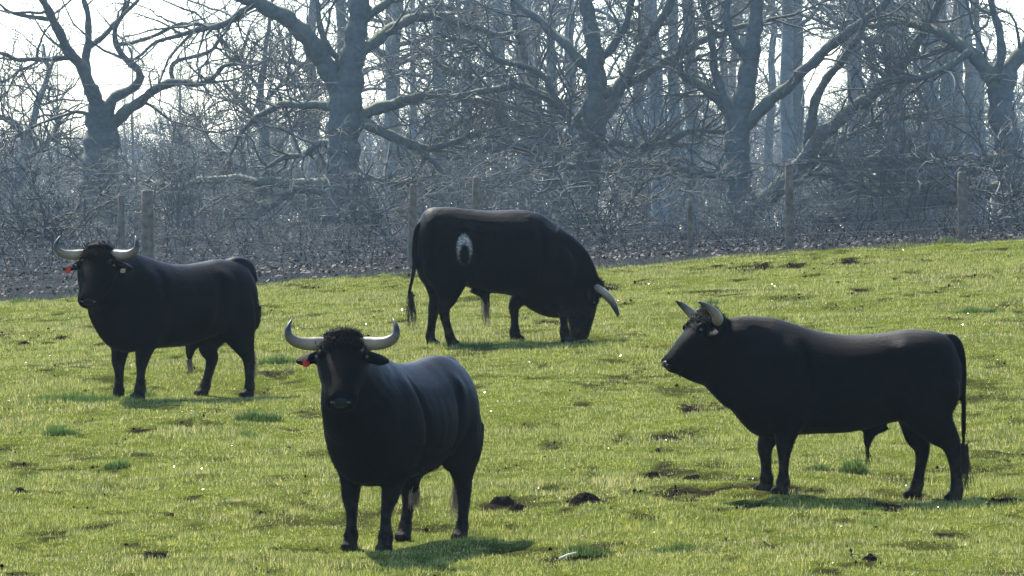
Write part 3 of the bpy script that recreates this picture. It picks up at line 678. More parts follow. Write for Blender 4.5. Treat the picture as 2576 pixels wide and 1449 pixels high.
# ------------------------------------------------------------ undergrowth shrubs
def shrub_proto(seed):
    r = np.random.default_rng(seed); n = 16
    p = np.stack([r.normal(0, .12, n), r.normal(0, .12, n), np.zeros(n)], -1); T = np.tile(np.array([0, 0, 1.]), (n, 1))
    P, Rr = sprout(p, T, None, 1.2+1.2*r.random(n), np.full(n, .014), 10, (5, 55), .16, .0, r)
    V, F = tubes(P, Rr, 4)
    V2, F2 = crown(P, Rr, r, 5, 4, 2, (.35, .9), (.2, .5), (.12, .3), .006)
    root = empty('bare_shrub', (0, 0, 0))
    mesh_obj('stem', V, F, M_TWIG, root); mesh_obj('twigs', V2, F2, M_TWIG, root)
    return root
sp = [shrub_proto(60+i) for i in range(4)]; su = set()
for j in range(18):
    i = rw.randrange(4); o = sp[i] if i not in su else copy_thing(sp[i]); su.add(i)
    Y = rw.uniform(160, 330); x = (-.066+.132*(j+rw.uniform(.1, .9))/18)*Y
    o.location = (x, Y, float(gz(x, Y))-.05); s = rw.uniform(.8, 1.9); o.scale = (s*1.2, s*1.2, s); o.rotation_euler = (0, 0, rw.uniform(0, 6.28))
    tag(o, f'leafless grey shrub under the trees, {ORD[j % 18]} from the left', 'shrub', 'leafless shrubs under the trees')
# fallen leaves: uncountable
n = 16000; y = 101+180*rng.random(n)**1.3; x = (rng.random(n)*2-1)*(y*.085)
s = .012+.016*rng.random(n); P = np.empty((n, 4, 3), np.float32); t = rng.random(n)*6.28; tl = rng.normal(0, .5, n); tl2 = rng.normal(0, .5, n)
z = gz(x, y)+.015
for kk, (a_, b_) in enumerate(((-1, -.6), (1, -.6), (1, .6), (-1, .6))):
    lx = (a_*np.cos(t)-b_*np.sin(t))*s; ly = (a_*np.sin(t)+b_*np.cos(t))*s
    P[:, kk] = np.stack([x+lx, y+ly, z+lx*tl+ly*tl2+.02], -1)
o = mesh_obj('leaf_litter', P.reshape(-1, 3), np.arange(n*4).reshape(-1, 4), M_LEAF, smooth=False)
tag(o, 'dead brown leaves strewn over the woodland floor behind the fence', 'leaf litter', kind='stuff')
# rough dead grass and stalks along the fence foot
n = 42000; y = 100.6+rng.random(n)**1.5*26; x = (rng.random(n)*2-1)*(y*.075)
o = blades('dead_grass', x, y, gz(x, y), .03+.10*rng.random(n)*noise2(x*.8, y*.5, 3), .008+.006*rng.random(n),
   mat_blade('dry_blade', (.03, .03, .027), (.065, .06, .05), (.13, .11, .085), .7, .3), .9)
tag(o, 'greyish dead grass and stalks along the foot of the wire fence', 'dead grass', kind='stuff')

n = 11000; y = 112+rng.random(n)**1.1*200; x = (rng.random(n)*2-1)*(y*.09); k_ = rng.random(n) < .35+noise2(x*.3, y*.12, 4); x, y = x[k_], y[k_]; n = len(x)
hh = .25+1.0*noise2(x*.35, y*.12, 2)*rng.random(n)
P, Rr = sprout(np.stack([x, y, gz(x, y)-.02], -1), np.tile(np.array([0, 0, 1.]), (n, 1)), None, hh*1.6, np.full(n, .005)+.004*rng.random(n), 7, (20, 80), .33, -.12, rng)
V, F = tubes(P, Rr, 3); o = mesh_obj('bramble_undergrowth', V, F, mat_plain('bramble_stem', (.032, .036, .038), .9, var=.5, scale=1.5, spec=.1))
tag(o, 'low tangle of dull brambles and dead stems covering the woodland floor', 'brambles', kind='stuff')

# ------------------------------------------------------------ fence
fence = empty('wire_fence', (0, 103, float(gz(0, 103))))
tag(fence, 'wire netting fence on wooden posts running behind the bulls', 'fence')
FY = 103.
def fy(x): return FY + .12*x
fb = np.array(fence.location)
for (u, top, hw, dy) in [(-420, 500, 13, 0), (305, 490, 9, 6), (370, 478, 16, 0), (1040, 463, 10, 0), (1200, 445, 12, 3), (1735, 500, 7, 0), (1985, 412, 11, 0), (2420, 432, 13, 0), (2900, 420, 12, 0)]:
    Yp = FY
    for _ in range(4): Yp = fy((u/2.5156-512)/FPX*Yp)+dy
    p = px(u, top, Yp); g0 = float(gz(p.x, Yp)); rr = hw/2.5156/FPX*Yp
    z = np.array([g0-.3, g0, g0+.3*(p.z-g0), g0+.7*(p.z-g0), p.z-.02, p.z])
    lean = rw.uniform(-.03, .03)
    P = np.stack([p.x+lean*(z-g0)-lean*(p.z-g0), np.full(6, Yp), z], -1); Rr = rr*np.array([1.1, 1.05, 1, .97, .95, .7])
    V, F = tubes(P[None]-fb, Rr[None], 10)
    V = np.vstack([V, (P[-1]-fb)[None]]); nV = len(V)-1
    F = [F, np.array([[nV-10+i, nV-10+(i+1) % 10, nV] for i in range(10)])]
    mesh_obj('post', V, F, M_POST, fence)
xs = np.linspace(-19, 19, 120); g0 = gz_base(xs, fy(xs))
lines = []
for hgt in (.08, .2, .33, .47, .63, .82, 1.0, 1.18, 1.32):
    lines.append(np.stack([xs, fy(xs)+.0, g0+hgt+.01*np.sin(xs*3+hgt*9)], -1))
V, F = tubes(np.array(lines)-fb, np.full((9, 120), .0016), 4)
xv = np.arange(-19, 19, .17); gv = gz_base(xv, fy(xv))
P = np.stack([np.stack([xv, fy(xv), gv+.05], -1), np.stack([xv, fy(xv), gv+1.0], -1)], 1)
V2, F2 = tubes(P-fb, np.full((len(xv), 2), .0011), 4)
mesh_obj('wire_netting', np.vstack([V, V2]), np.vstack([F, F2+len(V)]), M_WIRE, fence)
# overhead cable, upper left
P = np.array([[[*px(u, v, 135)] for u, v in [(-900, 206), (0, 214), (350, 213), (700, 210), (840, 209), (850, 209)]]])
V, F = tubes(P-P[0, 0], np.full((1, 6), .008), 5); o = mesh_obj('overhead_cable', V, F, M_WIRE); o.location = P[0, 0]
tag(o, 'thin overhead cable crossing in front of the forked oak at upper left', 'cable')

# ------------------------------------------------------------ haze in the air
hb = bmesh.new(); bmesh.ops.create_cube(hb, size=1, matrix=Matrix.Translation((0, 340, 4)) @ Matrix.Diagonal((860, 1140, 46, 1)))
me = bpy.data.meshes.new('haze'); hb.to_mesh(me); hb.free(); haze = bpy.data.objects.new('haze', me); C.objects.link(haze); tag(haze, 'pale backlit morning haze filling the air over field and wood', 'haze', kind='stuff')
hm = bpy.data.materials.new('haze_air'); hm.use_nodes = True; hn = hm.node_tree; hn.nodes.remove(hn.nodes['Principled BSDF'])
pv = hn.nodes.new('ShaderNodeVolumePrincipled'); pv.inputs['Color'].default_value = (.70, .90, .98, 1); pv.inputs['Density'].default_value = HAZE
pv.inputs['Anisotropy'].default_value = .45; hn.links.new(pv.outputs[0], hn.nodes['Material Output'].inputs['Volume']); me.materials.append(hm)

# ------------------------------------------------------------ bulls
def ring_mesh(bm, rings, seg=24):
    """rings: list of (center, side vec, up vec, a, b_up, b_dn, topnarrow)"""
    loops = []
    for (c, s, u, a, bu, bd, tn) in rings:
        lp = []
        for i in range(seg):
            t = 2*math.pi*i/seg; co, si = math.cos(t), math.sin(t)
            ex = .85
            x = math.copysign(abs(co)**ex, co)*a*(1-tn*max(0, si)**1.5); y = math.copysign(abs(si)**ex, si)*(bu if si > 0 else bd)
            lp.append(bm.verts.new(c+s*x+u*y))
        loops.append(lp)
    for A, B in zip(loops, loops[1:]):
        for i in range(seg): bm.faces.new((A[i], A[(i+1) % seg], B[(i+1) % seg], B[i]))
    for lp, (c, *_), fl in ((loops[0], rings[0], True), (loops[-1], rings[-1], False)):
        v = bm.verts.new(c)
        for i in range(seg):
            a, b = lp[i], lp[(i+1) % seg]
            bm.faces.new((b, a, v) if fl else (a, b, v))
def chain(bm, pts, seg=20, up=Vector((0, 0, 1)), sidehint=None, tn=0.0, sub=3):
    """pts: (x,y,z,a(side),b(depth)) resampled smoothly; rings perpendicular to the path"""
    A = np.array([p[:3] for p in pts], float); Q = np.array([p[3:5] for p in pts], float)
    P = np.vstack([2*A[0]-A[1], A, 2*A[-1]-A[-2]]); q = np.vstack([Q[0], Q, Q[-1]])
    out, oq = [], []
    for i in range(1, len(P)-2):
        for j in range(sub):
            t = j/sub
            f = lambda M: .5*((2*M[i])+(-M[i-1]+M[i+1])*t+(2*M[i-1]-5*M[i]+4*M[i+1]-M[i+2])*t*t+(-M[i-1]+3*M[i]-3*M[i+1]+M[i+2])*t**3)
            out.append(f(P)); oq.append(np.maximum(f(q), .004))
    out.append(A[-1]); oq.append(Q[-1])
    n = len(out); rings = []
    for i in range(n):
        T = Vector(out[min(i+1, n-1)]-out[max(i-1, 0)]).normalized()
        s = (sidehint or Vector((0, 1, 0))); s = (s-T*s.dot(T)).normalized(); u = T.cross(s).normalized()
        rings.append((Vector(out[i]), s, u, oq[i][0], oq[i][1], oq[i][1], tn))
    ring_mesh(bm, rings, seg)
def ellipsoid(bm, c, r, rot=None):
    m = Matrix.Translation(c) @ (rot.to_4x4() if rot else Matrix()) @ Matrix.Diagonal((*r, 1))
    bmesh.ops.create_icosphere(bm, subdivisions=3, radius=1, matrix=m)

TORSO = [ # x, ztop, zbot, halfwidth, topnarrow
 (.015, 1.06, .80, .10, .0), (.05, 1.19, .70, .18, .1), (.11, 1.275, .62, .24, .2), (.20, 1.315, .58, .275, .3), (.32, 1.33, .58, .295, .35), (.45, 1.335, .60, .30, .4),
 (.60, 1.310, .575, .31, .4), (.80, 1.285, .515, .345, .4), (1.0, 1.288, .495, .36, .4), (1.2, 1.325, .49, .355, .45), (1.38, 1.385, .475, .34, .5),
 (1.54, 1.425, .44, .32, .5), (1.68, 1.445, .475, .295, .5), (1.79, 1.44, .57, .255, .45), (1.90, 1.42, .72, .21, .4)]
def bull(label, loc, yaw, scale, torso, neck, head, legs, tail, horns, sheath, tufts, tags, coat, seed, ears=(1, 1), xs=1.0, extra=None, eartilt=0.0, hs=1.12, shz=.86):
    rb = np.random.default_rng(seed)
    x0 = .95*xs; cy, sy = math.cos(yaw), math.sin(yaw)
    gc = float(gz(loc[0], loc[1]))
    root = empty('bull', (loc[0], loc[1], gc), yaw); root.scale = (scale,)*3
    tag(root, label, 'bull', 'black horned bulls in the pasture')
    def dz(x, y):        # ground height under a foot, in the animal's own units
        X = (x-x0)*scale; Y = y*scale
        return (float(gz(loc[0]+X*cy-Y*sy, loc[1]+X*sy+Y*cy))-gc)/scale
    bm = bmesh.new()
    # torso
    T = [tuple(r) for r in torso]; T2 = []
    arr = np.array(T); xx = np.linspace(arr[0, 0], arr[-1, 0], 46)
    def ci(col):   # smooth interpolation
        return np.interp(xx, arr[:, 0], arr[:, col])
    tops, bots, ws, tns = ci(1), ci(2), ci(3), ci(4)
    ker = np.array([.25, .5, .25])
    for a_ in (tops, bots, ws): a_[1:-1] = np.convolve(a_, ker, 'valid')
    rings = []
    for x, t, b, w_, tn in zip(xx, tops, bots, ws, tns):
        c = b+(t-b)*.46
        rings.append((Vector((x*xs-x0, 0, c)), Vector((0, 1, 0)), Vector((0, 0, 1)), w_, t-c, c-b, tn))
    ring_mesh(bm, rings, 32)
    S_ = lambda p: (p[0]*xs-x0,)+tuple(p[1:])
    chain(bm, [S_(p) for p in neck], 28, tn=.3)
    # shoulder, hip and thigh masses
    for sg in (1, -1):
        ellipsoid(bm, (1.47*xs-x0, sg*.155, shz), (.24, .17, .31)); ellipsoid(bm, (.33*xs-x0, sg*.14, .84), (.29, .165, .33))
        ellipsoid(bm, (1.52*xs-x0, sg*.20, .70), (.14, .11, .17))
    # legs
    for (kind, sg, *q) in legs:
        if kind == 'F':
            xk, xf, yf = q; yy = sg
            pts = [(1.47, .20*yy, .82, .12, .17), (1.43+.3*(xk-1.45), .205*yy, .64, .10, .155), (1.44+.7*(xk-1.45), (.19*.6+yf*.4)*yy, .49, .075, .098), (xk, (.19*.4+yf*.6)*yy, .37, .060, .066),
                   (xk+.35*(xf-xk), yf*yy, .26, .040, .046), (xk+.65*(xf-xk), yf*yy, .16, .040, .044), (xk+.85*(xf-xk), yf*yy, .10, .055, .060), (xf+.005, yf*yy, .055, .047, .054), (xf+.02, yf*yy, .012, .062, .072), (xf+.02, yf*yy, -.012, .06, .07)]
        else:
            xh, xf, yf = q; yy = sg
            pts = [(.31, .17*yy, .88, .13, .27), (.31+.15*(xh-.2), .185*yy, .70, .12, .24), (.29+.5*(xh-.2), (.19*.6+yf*.4)*yy, .575, .092, .165), (xh+.045, (.19*.4+yf*.6)*yy, .46, .064, .10), (xh+.01, yf*yy, .385, .054, .072),
                   (xh+.3*(xf-xh), yf*yy, .27, .041, .050), (xh+.68*(xf-xh), yf*yy, .16, .039, .045), (xh+.88*(xf-xh), yf*yy, .10, .050, .054), (xf+.01, yf*yy, .055, .047, .052), (xf+.03, yf*yy, .012, .058, .07), (xf+.03, yf*yy, -.012, .056, .068)]
        d = dz(xf*xs, yf*yy)
        pts = [(p[0]*xs-x0, p[1], p[2]+d*max(0, 1-p[2]/.75), p[3], p[4]) for p in pts]
        chain(bm, pts, 16, sidehint=Vector((0, 1, 0)))
        xe = pts[-1]
        for sc in (-.022, .022):   # the two claws
            ellipsoid(bm, (xe[0]+.025, xe[1]+sc, xe[2]+.03), (.060, .034, .040))
    # sheath
    chain(bm, [S_(p) for p in sheath], 14)
    if extra: 
        for e in extra: chain(bm, [S_(p) for p in e], 16)
    # tail
    chain(bm, [S_(p) for p in tail], 10)
    # head: poll position, face direction, forehead normal
    hp, fd, hl = head
    H = hs
    hp = Vector((hp[0]*xs-x0, hp[1], hp[2])); f = Vector(fd).normalized()
    side = Vector(hl).normalized(); side = (side-f*side.dot(f)).normalized(); o_ = side.cross(f)      # forehead outward
    if o_.dot(Vector((1, 0, .3))) < 0 and head[2][1] > 0 and abs(f.x) < .3 and False: o_ = -o_
    HR = [(-.10, -.12, .085, .10, .10), (-.03, -.09, .140, .125, .13), (.04, -.07, .170, .120, .15), (.12, -.065, .172, .108, .17), (.20, -.06, .160, .10, .19), (.28, -.055, .141, .09, .18),
          (.35, -.054, .118, .080, .15), (.41, -.054, .110, .076, .125), (.465, -.056, .112, .074, .108), (.505, -.060, .102, .064, .088), (.528, -.066, .070, .040, .052)]
    rings = [(hp+(f*s_+o_*oo)*H, side, o_, a_*H, bu*H, bd*H, .12) for (s_, oo, a_, bu, bd) in HR]
    ring_mesh(bm, rings, 28)
    ellipsoid(bm, hp+f*(-.03)+o_*(-.01), (.15, .085, .075), Matrix((side, o_, f)).transposed())          # poll boss
    for sg in (1, -1):
        ellipsoid(bm, hp+(f*.135+o_*.02+side*sg*.140)*H, (.03, .03, .045), Matrix((side, o_, f)).transposed())   # brow
        ellipsoid(bm, hp+(f*.49+o_*-.02+side*sg*.055)*H, (.036, .033, .033))                                          # nostril rim
        ellipsoid(bm, hp+(f*.20+o_*-.15+side*sg*.06)*H, (.06, .09, .12), Matrix((side, o_, f)).transposed())      # jaw
        # ear: out to the side, a flat leaf
        e0 = hp+(f*.065+o_*-.06+side*sg*.13)*H
        ed = (side*sg*1.0+o_*-.10+f*(.24+eartilt)).normalized()
        es = f.lerp(o_, .12).normalized(); es = (es-ed*es.dot(ed)).normalized(); en = ed.cross(es)
        if ears[0 if sg > 0 else 1]:
            rr = [(0, .034, .030), (.04, .050, .026), (.09, .064, .022), (.14, .062, .019), (.18, .042, .016), (.205, .016, .012)]
            ring_mesh(bm, [(e0+ed*l+es*(.02*math.sin(l*12)), es, en, a_, b_, b_, 0) for (l, a_, b_) in rr], 12)
    bmesh.ops.recalc_face_normals(bm, faces=bm.faces)
    me = bpy.data.meshes.new('body_src'); bm.to_mesh(me); bm.free()
    tmp = bpy.data.objects.new('tmp', me); C.objects.link(tmp)
    md = tmp.modifiers.new('r', 'REMESH'); md.mode = 'VOXEL'; md.voxel_size = .0115
    ms = tmp.modifiers.new('s', 'SMOOTH'); ms.factor = .5; ms.iterations = 9
    dg = bpy.context.evaluated_depsgraph_get(); bme = bpy.data.meshes.new_from_object(tmp.evaluated_get(dg))
    bpy.data.objects.remove(tmp); bpy.data.meshes.remove(me)
    n = len(bme.vertices); co = np.empty(n*3, np.float32); bme.vertices.foreach_get('co', co); co = co.reshape(-1, 3)
    no = np.empty(n*3, np.float32); bme.vertices.foreach_get('normal', no); no = no.reshape(-1, 3)
    # muscle and hide relief
    rl = (noise2(co[:, 0]*7+seed, co[:, 2]*5+co[:, 1]*4, 0)-.5)*.007 + (noise2(co[:, 0]*16, co[:, 2]*12+co[:, 1]*13+seed, 1)-.5)*.0025
    X = co[:, 0]+x0; Zc = co[:, 2]; ay = np.abs(co[:, 1])
    win = lambda a, b, v: sstep(a-.08, a+.08, v)*(1-sstep(b-.08, b+.08, v))
    g_ = lambda v, w_: np.exp(-(v/w_)**2)
    fl = sstep(.08, .18, ay)
    rl -= .020*g_(X-(1.27+.12*(Zc-.8)), .045)*win(.55, 1.2, Zc)*fl            # behind the shoulder
    rl += .014*g_(X-1.42, .10)*win(.62, 1.22, Zc)*fl
    rl -= .024*g_(X-(.66-.22*(Zc-.8)), .06)*win(.66, 1.12, Zc)*fl             # hollow of the flank
    rl += .020*g_(X-.50, .07)*g_(Zc-1.17, .07)*fl                                # point of the hip
    rl -= .014*g_(X-(.17+.1*(Zc-.8)), .035)*win(.6, 1.0, Zc)*fl                # thigh muscles
    rl += .0012*np.sin(X*46+Zc*6)*win(.74, 1.18, X)*win(.7, 1.1, Zc)*fl          # ribs
    rl += .0015*np.sin((X*.8-Zc*.6)*52+3*np.sin(Zc*9))*win(1.66, 2.0, X)*win(.6, 1.3, Zc)*fl    # neck folds
    co = co + no*rl[:, None]; bme.vertices.foreach_set('co', co.ravel()); bme.update()
    bme.name = 'body'; bme.materials.clear(); bme.materials.append(coat)
    bme.polygons.foreach_set('use_smooth', np.ones(len(bme.polygons), bool))
    body = bpy.data.objects.new('body', bme); C.objects.link(body); body.parent = root
    # short coat: fine hairs lying back along the body
    np_ = len(bme.polygons); cen = np.empty(np_*3, np.float32); bme.polygons.foreach_get('center', cen); cen = cen.reshape(-1, 3)
    pn = np.empty(np_*3, np.float32); bme.polygons.foreach_get('normal', pn); pn = pn.reshape(-1, 3)
    F3 = Vector(f)
    pollp = np.array(hp); 
    low = np.nonzero((cen[:, 2] < .75) | (np.linalg.norm(cen-np.array(hp), axis=1) < .19))[0]
    k = 16000; pick = low[rb.integers(0, len(low), k)]; c = cen[pick]+rb.normal(0, .004, (k, 3)); nn = pn[pick]
    flow = np.tile(np.array([-.7, 0, -.7]), (k, 1)); flow -= nn*np.sum(flow*nn, 1, keepdims=True)
    flow /= np.linalg.norm(flow, axis=1, keepdims=True)+1e-6
    dr = nn*.30+flow*1+rb.normal(0, .18, (k, 3)); ln = .012+.012*rb.random(k)
    near = (np.linalg.norm(c-(pollp+np.array(f)*.0), axis=1) < .175)
    dr[near] = nn[near]*.6+rb.normal(0, .6, (near.sum(), 3)); ln[near] = .025+.02*rb.random(near.sum())
    top = (c[:, 2] > 1.2) & ~near; ln[top] *= 1.2
    dr /= np.linalg.norm(dr, axis=1, keepdims=True); sd_ = np.cross(dr, nn); sd_ /= np.linalg.norm(sd_, axis=1, keepdims=True)+1e-6
    wd = .0022
    P = np.stack([c-sd_*wd-nn*.002, c+sd_*wd-nn*.002, c+dr*ln[:, None]], 1)
    mesh_obj('coat_hair', P.reshape(-1, 3), np.arange(k*3).reshape(-1, 3), M_COATHAIR, root, smooth=False)
    # forelock: curly locks on the poll
    k = 2600; t = rb.normal(size=(k, 3)); t /= np.linalg.norm(t, axis=1, keepdims=True)
    Rm = np.array(Matrix((side, o_, f)))          # rows: side, outward, face direction
    t[:, 1] = np.abs(t[:, 1])*1.0; t[:, 2] = np.where(t[:, 2] > .35, -t[:, 2], t[:, 2])
    st = np.array(hp+f*(.045)+o_*(-.012)) + (t*(1+rb.normal(0, .12, (k, 1)))*np.array([.155, .075, .115]))@Rm
    kk = 7; LPs = np.empty((k, kk, 3)); LPs[:, 0] = st-(t@Rm)*.02; d = t@Rm
    for j in range(1, kk):
        d = d*.8+rb.normal(0, .45, (k, 3))+np.array(f)*.22; d /= np.linalg.norm(d, axis=1, keepdims=True); LPs[:, j] = LPs[:, j-1]+d*.0045*(.6+.8*rb.random((k, 1)))
    V, F = tubes(LPs, np.tile(np.linspace(.0042, .002, kk), (k, 1)), 4); mesh_obj('forelock', V, F, M_LOCK, root)
    # horns
    for sg, pts in horns:
        P = [hp+side*sg*a_+o_*b_-f*c_ for (a_, b_, c_, r_) in pts]; rr = [r_ for *_, r_ in pts]
        q, qr = catmull([list(v) for v in P], rr, .02); qr = qr*(1+.02*np.sin(np.arange(len(qr))*1.7))
        V, F = tubes(q[None], qr[None], 14); V = np.vstack([V, q[-1:]]); nv = len(V)-1
        ho = mesh_obj('horn', V, [F, np.array([[nv-14+i, nv-14+(i+1) % 14, nv] for i in range(14)])], M_HORN, root)
        al = np.concatenate([np.repeat(np.linspace(0, 1, len(q)), 14), [1.]]).astype(np.float32)
        at = ho.data.attributes.new('along', 'FLOAT', 'POINT'); at.data.foreach_set('value', al)
    # eyes, nose pad
    for sg in (1, -1):
        b2 = bmesh.new(); ellipsoid(b2, hp+(f*.15+o_*.004+side*sg*.156)*H, (.019, .019, .019)); me = bpy.data.meshes.new('eye'); b2.to_mesh(me); b2.free()
        me.materials.append(M_EYE); me.polygons.foreach_set('use_smooth', np.ones(len(me.polygons), bool)); e = bpy.data.objects.new('eye', me); C.objects.link(e); e.parent = root
    b2 = bmesh.new(); Mr = Matrix((side, o_, f)).transposed()
    ellipsoid(b2, hp+(f*.512+o_*-.045)*H, (.070, .046, .026), Mr); me = bpy.data.meshes.new('muzzle'); b2.to_mesh(me); b2.free(); me.materials.append(M_NOSE)
    me.polygons.foreach_set('use_smooth', np.ones(len(me.polygons), bool)); e = bpy.data.objects.new('muzzle', me); C.objects.link(e); e.parent = root
    for sg in (1, -1):
        b2 = bmesh.new(); ellipsoid(b2, hp+(f*.522+o_*-.030+side*sg*.050)*H, (.020, .013, .014), Mr); me = bpy.data.meshes.new('nostril'); b2.to_mesh(me); b2.free()
        me.materials.append(M_EYE); me.polygons.foreach_set('use_smooth', np.ones(len(me.polygons), bool)); e = bpy.data.objects.new('nostril', me); C.objects.link(e); e.parent = root
    # tags hanging in the ears
    for (sg, m_) in tags:
        c = hp+(f*(.165+eartilt*.1)+o_*-.045+side*sg*.235)*H
        b2 = bmesh.new(); Mr = Matrix((side, f, o_)).transposed().to_4x4()
        bmesh.ops.create_cube(b2, size=1, matrix=Matrix.Translation(c) @ Mr @ Matrix.Diagonal((.048, .052, .006, 1)))
        bmesh.ops.bevel(b2, geom=b2.edges[:], offset=.006, segments=2, affect='EDGES')
        me = bpy.data.meshes.new('ear_tag'); b2.to_mesh(me); b2.free(); me.materials.append(m_); e = bpy.data.objects.new('ear_tag', me); C.objects.link(e); e.parent = root
    # hanging tufts: (x,y,z, spread, length, count, name, sway, material)
    for (x, y, z, spd, ln, cnt, nm, sway, m_) in tufts:
        st = np.array([x*xs-x0, y, z])+rb.normal(0, spd, (cnt, 3)); kk = 7; P = np.empty((cnt, kk, 3)); P[:, 0] = st; 
        d = np.tile(np.array([sway, 0, -1.]), (cnt, 1))+rb.normal(0, .16, (cnt, 3))
        sg = (ln*(.25+.85*rb.random(cnt)**.7)/(kk-1))[:, None]
        for j in range(1, kk):
            d = d+rb.normal(0, .10, (cnt, 3))+np.array([0, 0, -.12]); d[:, :2] -= (P[:, j-1]-st.mean(0))[:, :2]*1.2; d /= np.linalg.norm(d, axis=1, keepdims=True); P[:, j] = P[:, j-1]+d*sg
        V, F = tubes(P, np.tile(np.linspace(.0028, .0012, kk), (cnt, 1)), 3); mesh_obj(nm, V, F, m_, root)
    return root
M_COATHAIR = mat_plain('black_hair', (.002, .002, .002), .7, var=.3, scale=8, spec=0.)
M_LOCK = mat_plain('forelock_hair', (.0025, .0025, .0028), .6, var=.4, scale=12, spec=.1)
M_DARKHAIR = mat_plain('dark_tail_hair', (.010, .007, .006), .6, var=.5, scale=8, spec=.1)

HORN_A = [(.10, -.03, .00, .051), (.18, -.02, -.012, .050), (.26, 0, -.03, .046), (.33, .03, -.04, .040), (.378, .06, -.022, .033), (.390, .085, .018, .026), (.380, .10, .065, .017), (.362, .105, .118, .004)]
NECKF = [(1.50, 0, 1.0, .27, .38), (1.68, 0, 1.05, .25, .37), (1.84, 0, 1.12, .22, .31), (1.95, 0, 1.155, .185, .27), (2.06, 0.02, 1.19, .15, .235), (2.16, 0.03, 1.20, .115, .20)]
def tailpts(x=-.02, sway=0., z1=.35, y=0):
    return [(.14, 0, 1.25, .04, .05), (.07, y*.2, 1.245, .035, .045), (.015, y*.5, 1.16, .028, .035), (-.012+sway*.2, y, .97, .022, .028), (-.01+sway*.5, y, .75, .019, .022), (x+sway*.8, y, .55, .018, .02), (x+sway, y, z1, .012, .014)]
SHEATH = [(.66, 0, .60, .07, .10), (.74, 0, .52, .05, .065), (.765, 0, .455, .04, .045), (.77, 0, .40, .03, .03), (.77, 0, .375, .018, .02)]

HORN_R = [(.09, -.04, .00, .046), (.16, -.04, .0, .047), (.22, -.01, .0, .043), (.25, .05, .0, .037), (.255, .105, -.005, .029), (.245, .15, -.015, .021), (.235, .18, -.025, .013), (.22, .21, -.035, .004)]
# right bull: side on, facing left
x_, y_ = (2120/2.5156-512)/FPX*63.8, 63.8
bull('black bull standing side on at the right, with humped neck and pale upswept horns', (x_+.02, y_), R(180+4), 1.0, TORSO, NECKF,
     ((2.08, .03, 1.435), (.68, .22, -.70), (.32, -.95, .0)),
     [('F', -1, 1.58, 1.57, .15), ('F', 1, 1.46, 1.47, .17), ('H', -1, .30, .35, .15), ('H', 1, .09, .06, .17)],
     tailpts(-.01, 0, .34), [(1, HORN_R), (-1, HORN_R)], SHEATH,
     [(-.01, 0, .40, .012, .36, 130, 'tail_tuft', 0, M_DARKHAIR), (.77, 0, .39, .008, .16, 26, 'sheath_hair', 0, M_DARKHAIR)], [], M_COAT, 1, hs=1.0, extra=[[(1.66, 0, .86, .13, .14), (1.78, 0, .82, .16, .165), (1.92, 0, .935, .15, .165), (2.04, .01, 1.005, .13, .14), (2.18, .05, 1.03, .11, .12), (2.30, .09, 1.065, .08, .095)]])
# front bull: three quarters towards the camera
x_, y_ = (1016/2.5156-512)/FPX*60.7, 60.7
bull('black bull nearest the camera and facing it, with a bright red tag in one ear', (x_, y_), R(180+66), 1.05, [(a, b_+.05*(1-float(sstep(.9, 1.4, a))), c_, d, e) for a, b_, c_, d, e in TORSO],
     [(1.50, 0, 1.0, .27, .38), (1.70, 0, 1.06, .25, .39), (1.84, .01, 1.13, .22, .36), (1.94, .02, 1.2, .19, .31), (2.02, 0.03, 1.28, .16, .23)],
     ((2.00, .0, 1.51), (.64, .27, -.72), (.38, -.92, .0)),
     [('F', 1, 1.53, 1.55, .13), ('F', -1, 1.50, 1.52, .16), ('H', 1, .25, .30, .17), ('H', -1, .42, .50, .20)],
     tailpts(-.01, 0, .4), [(1, HORN_A), (-1, HORN_A)], SHEATH,
     [(-.01, 0, .45, .012, .30, 120, 'tail_tuft', 0, M_HAIRT), (.76, 0, .40, .02, .12, 80, 'sheath_hair', 0, M_HAIRT)], [(1, M_TAGR)], M_COAT, 2, hs=1.10, extra=[[(.30, 0, 1.31, .05, .06), (.16, 0, 1.325, .06, .05), (.05, 0, 1.26, .05, .05), (.0, 0, 1.15, .035, .04)]])
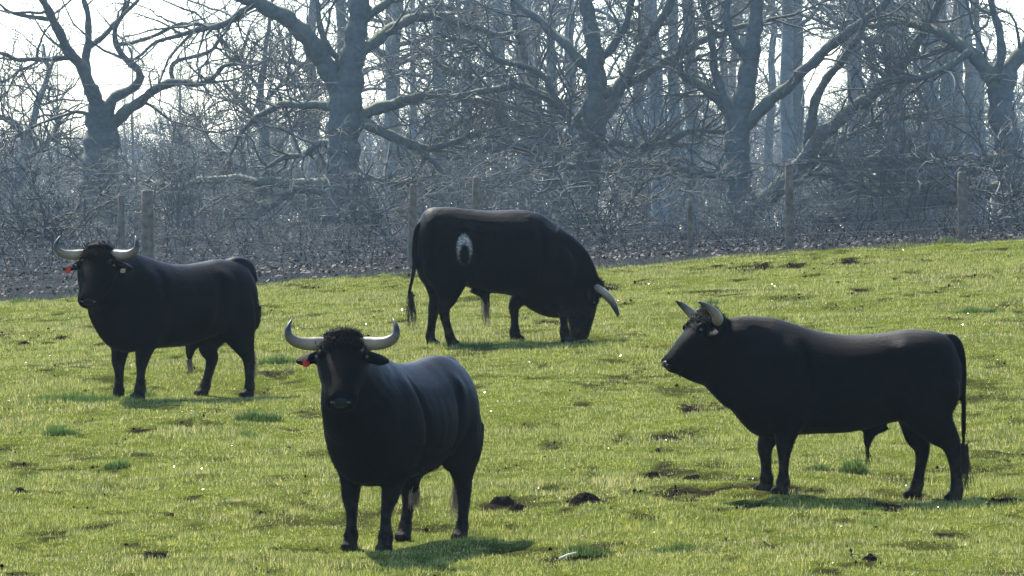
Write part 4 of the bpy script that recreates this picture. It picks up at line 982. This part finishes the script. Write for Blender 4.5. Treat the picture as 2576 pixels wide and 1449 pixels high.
# left bull
x_, y_ = (440/2.5156-512)/FPX*76.9, 76.9
bull('black bull at the left, head turned to the camera, red and tan ear tags', (x_, y_), R(180+42), 1.02, [(a, b_, c_, d*(1-.16*float(sstep(1.4, 1.75, a))), e) for a, b_, c_, d, e in TORSO],
     [(1.48, 0, 1.0, .24, .38), (1.66, .02, 1.05, .21, .37), (1.80, .05, 1.12, .19, .32), (1.88, .08, 1.18, .17, .27), (1.93, .11, 1.23, .15, .22)],
     ((1.99, .12, 1.40), (.53, .40, -.75), (.61, -.80, .0)),
     [('F', 1, 1.50, 1.52, .17), ('F', -1, 1.50, 1.51, .16), ('H', 1, .18, .17, .18), ('H', -1, .36, .46, .15)],
     tailpts(-.01, 0, .4), [(1, HORN_A), (-1, HORN_A)], SHEATH,
     [(-.01, 0, .45, .012, .28, 120, 'tail_tuft', 0, M_HAIRT), (.77, 0, .38, .012, .14, 60, 'sheath_hair', 0, M_HAIRT)], [(1, M_TAGR), (-1, M_TAGY)], M_COAT, 3, extra=[[(.34, 0, 1.26, .06, .06), (.20, 0, 1.28, .085, .08), (.07, 0, 1.24, .09, .09), (-.01, 0, 1.10, .06, .07)]])
# grazing bull
x_, y_ = (1265/2.5156-512)/FPX*83.5, 83.5
TG = [(.015, 1.12, .80, .10, .0), (.04, 1.27, .70, .18, .1), (.09, 1.37, .62, .24, .2), (.17, 1.42, .58, .275, .3), (.32, 1.42, .58, .295, .35), (.45, 1.415, .60, .30, .4),
 (.60, 1.40, .575, .31, .4), (.80, 1.385, .515, .345, .4), (1.0, 1.39, .495, .36, .4), (1.2, 1.39, .46, .355, .45), (1.36, 1.355, .38, .34, .5), (1.50, 1.26, .30, .315, .5), (1.62, 1.12, .30, .27, .4), (1.70, .98, .36, .2, .3)]
HORN_G = [(.09, -.02, 0, .045), (.15, .02, -.015, .043), (.20, .08, -.04, .039), (.23, .16, -.09, .032), (.24, .22, -.15, .024), (.24, .27, -.22, .013), (.24, .29, -.25, .005)]
bull('black bull grazing at the back with its head down, pale oval ring on its flank', (x_, y_), R(14), 1.0, TG,
     [(1.28, 0, .88, .30, .44), (1.46, 0, .74, .27, .45), (1.62, 0, .62, .24, .42), (1.75, 0, .53, .20, .34), (1.86, 0, .45, .16, .24)],
     ((1.97, .0, .57), (-.20, 0, -.97), (-.24, -.97, 0)),
     [('F', 1, 1.12, 1.12, .17), ('F', -1, 1.56, 1.58, .17), ('H', -1, .26, .34, .17), ('H', 1, .24, .20, .17)],
     tailpts(-.05, -.01, .5), [(1, HORN_G), (-1, HORN_G)], SHEATH,
     [(-.05, 0, .52, .012, .38, 110, 'tail_tuft', 0, M_DARKHAIR), (.77, 0, .42, .02, .24, 70, 'sheath_hair', 0, M_HAIRT)], [], mat_coat('black_coat_with_ring', (-.46, .97, .085, .165)), 4, shz=.74)
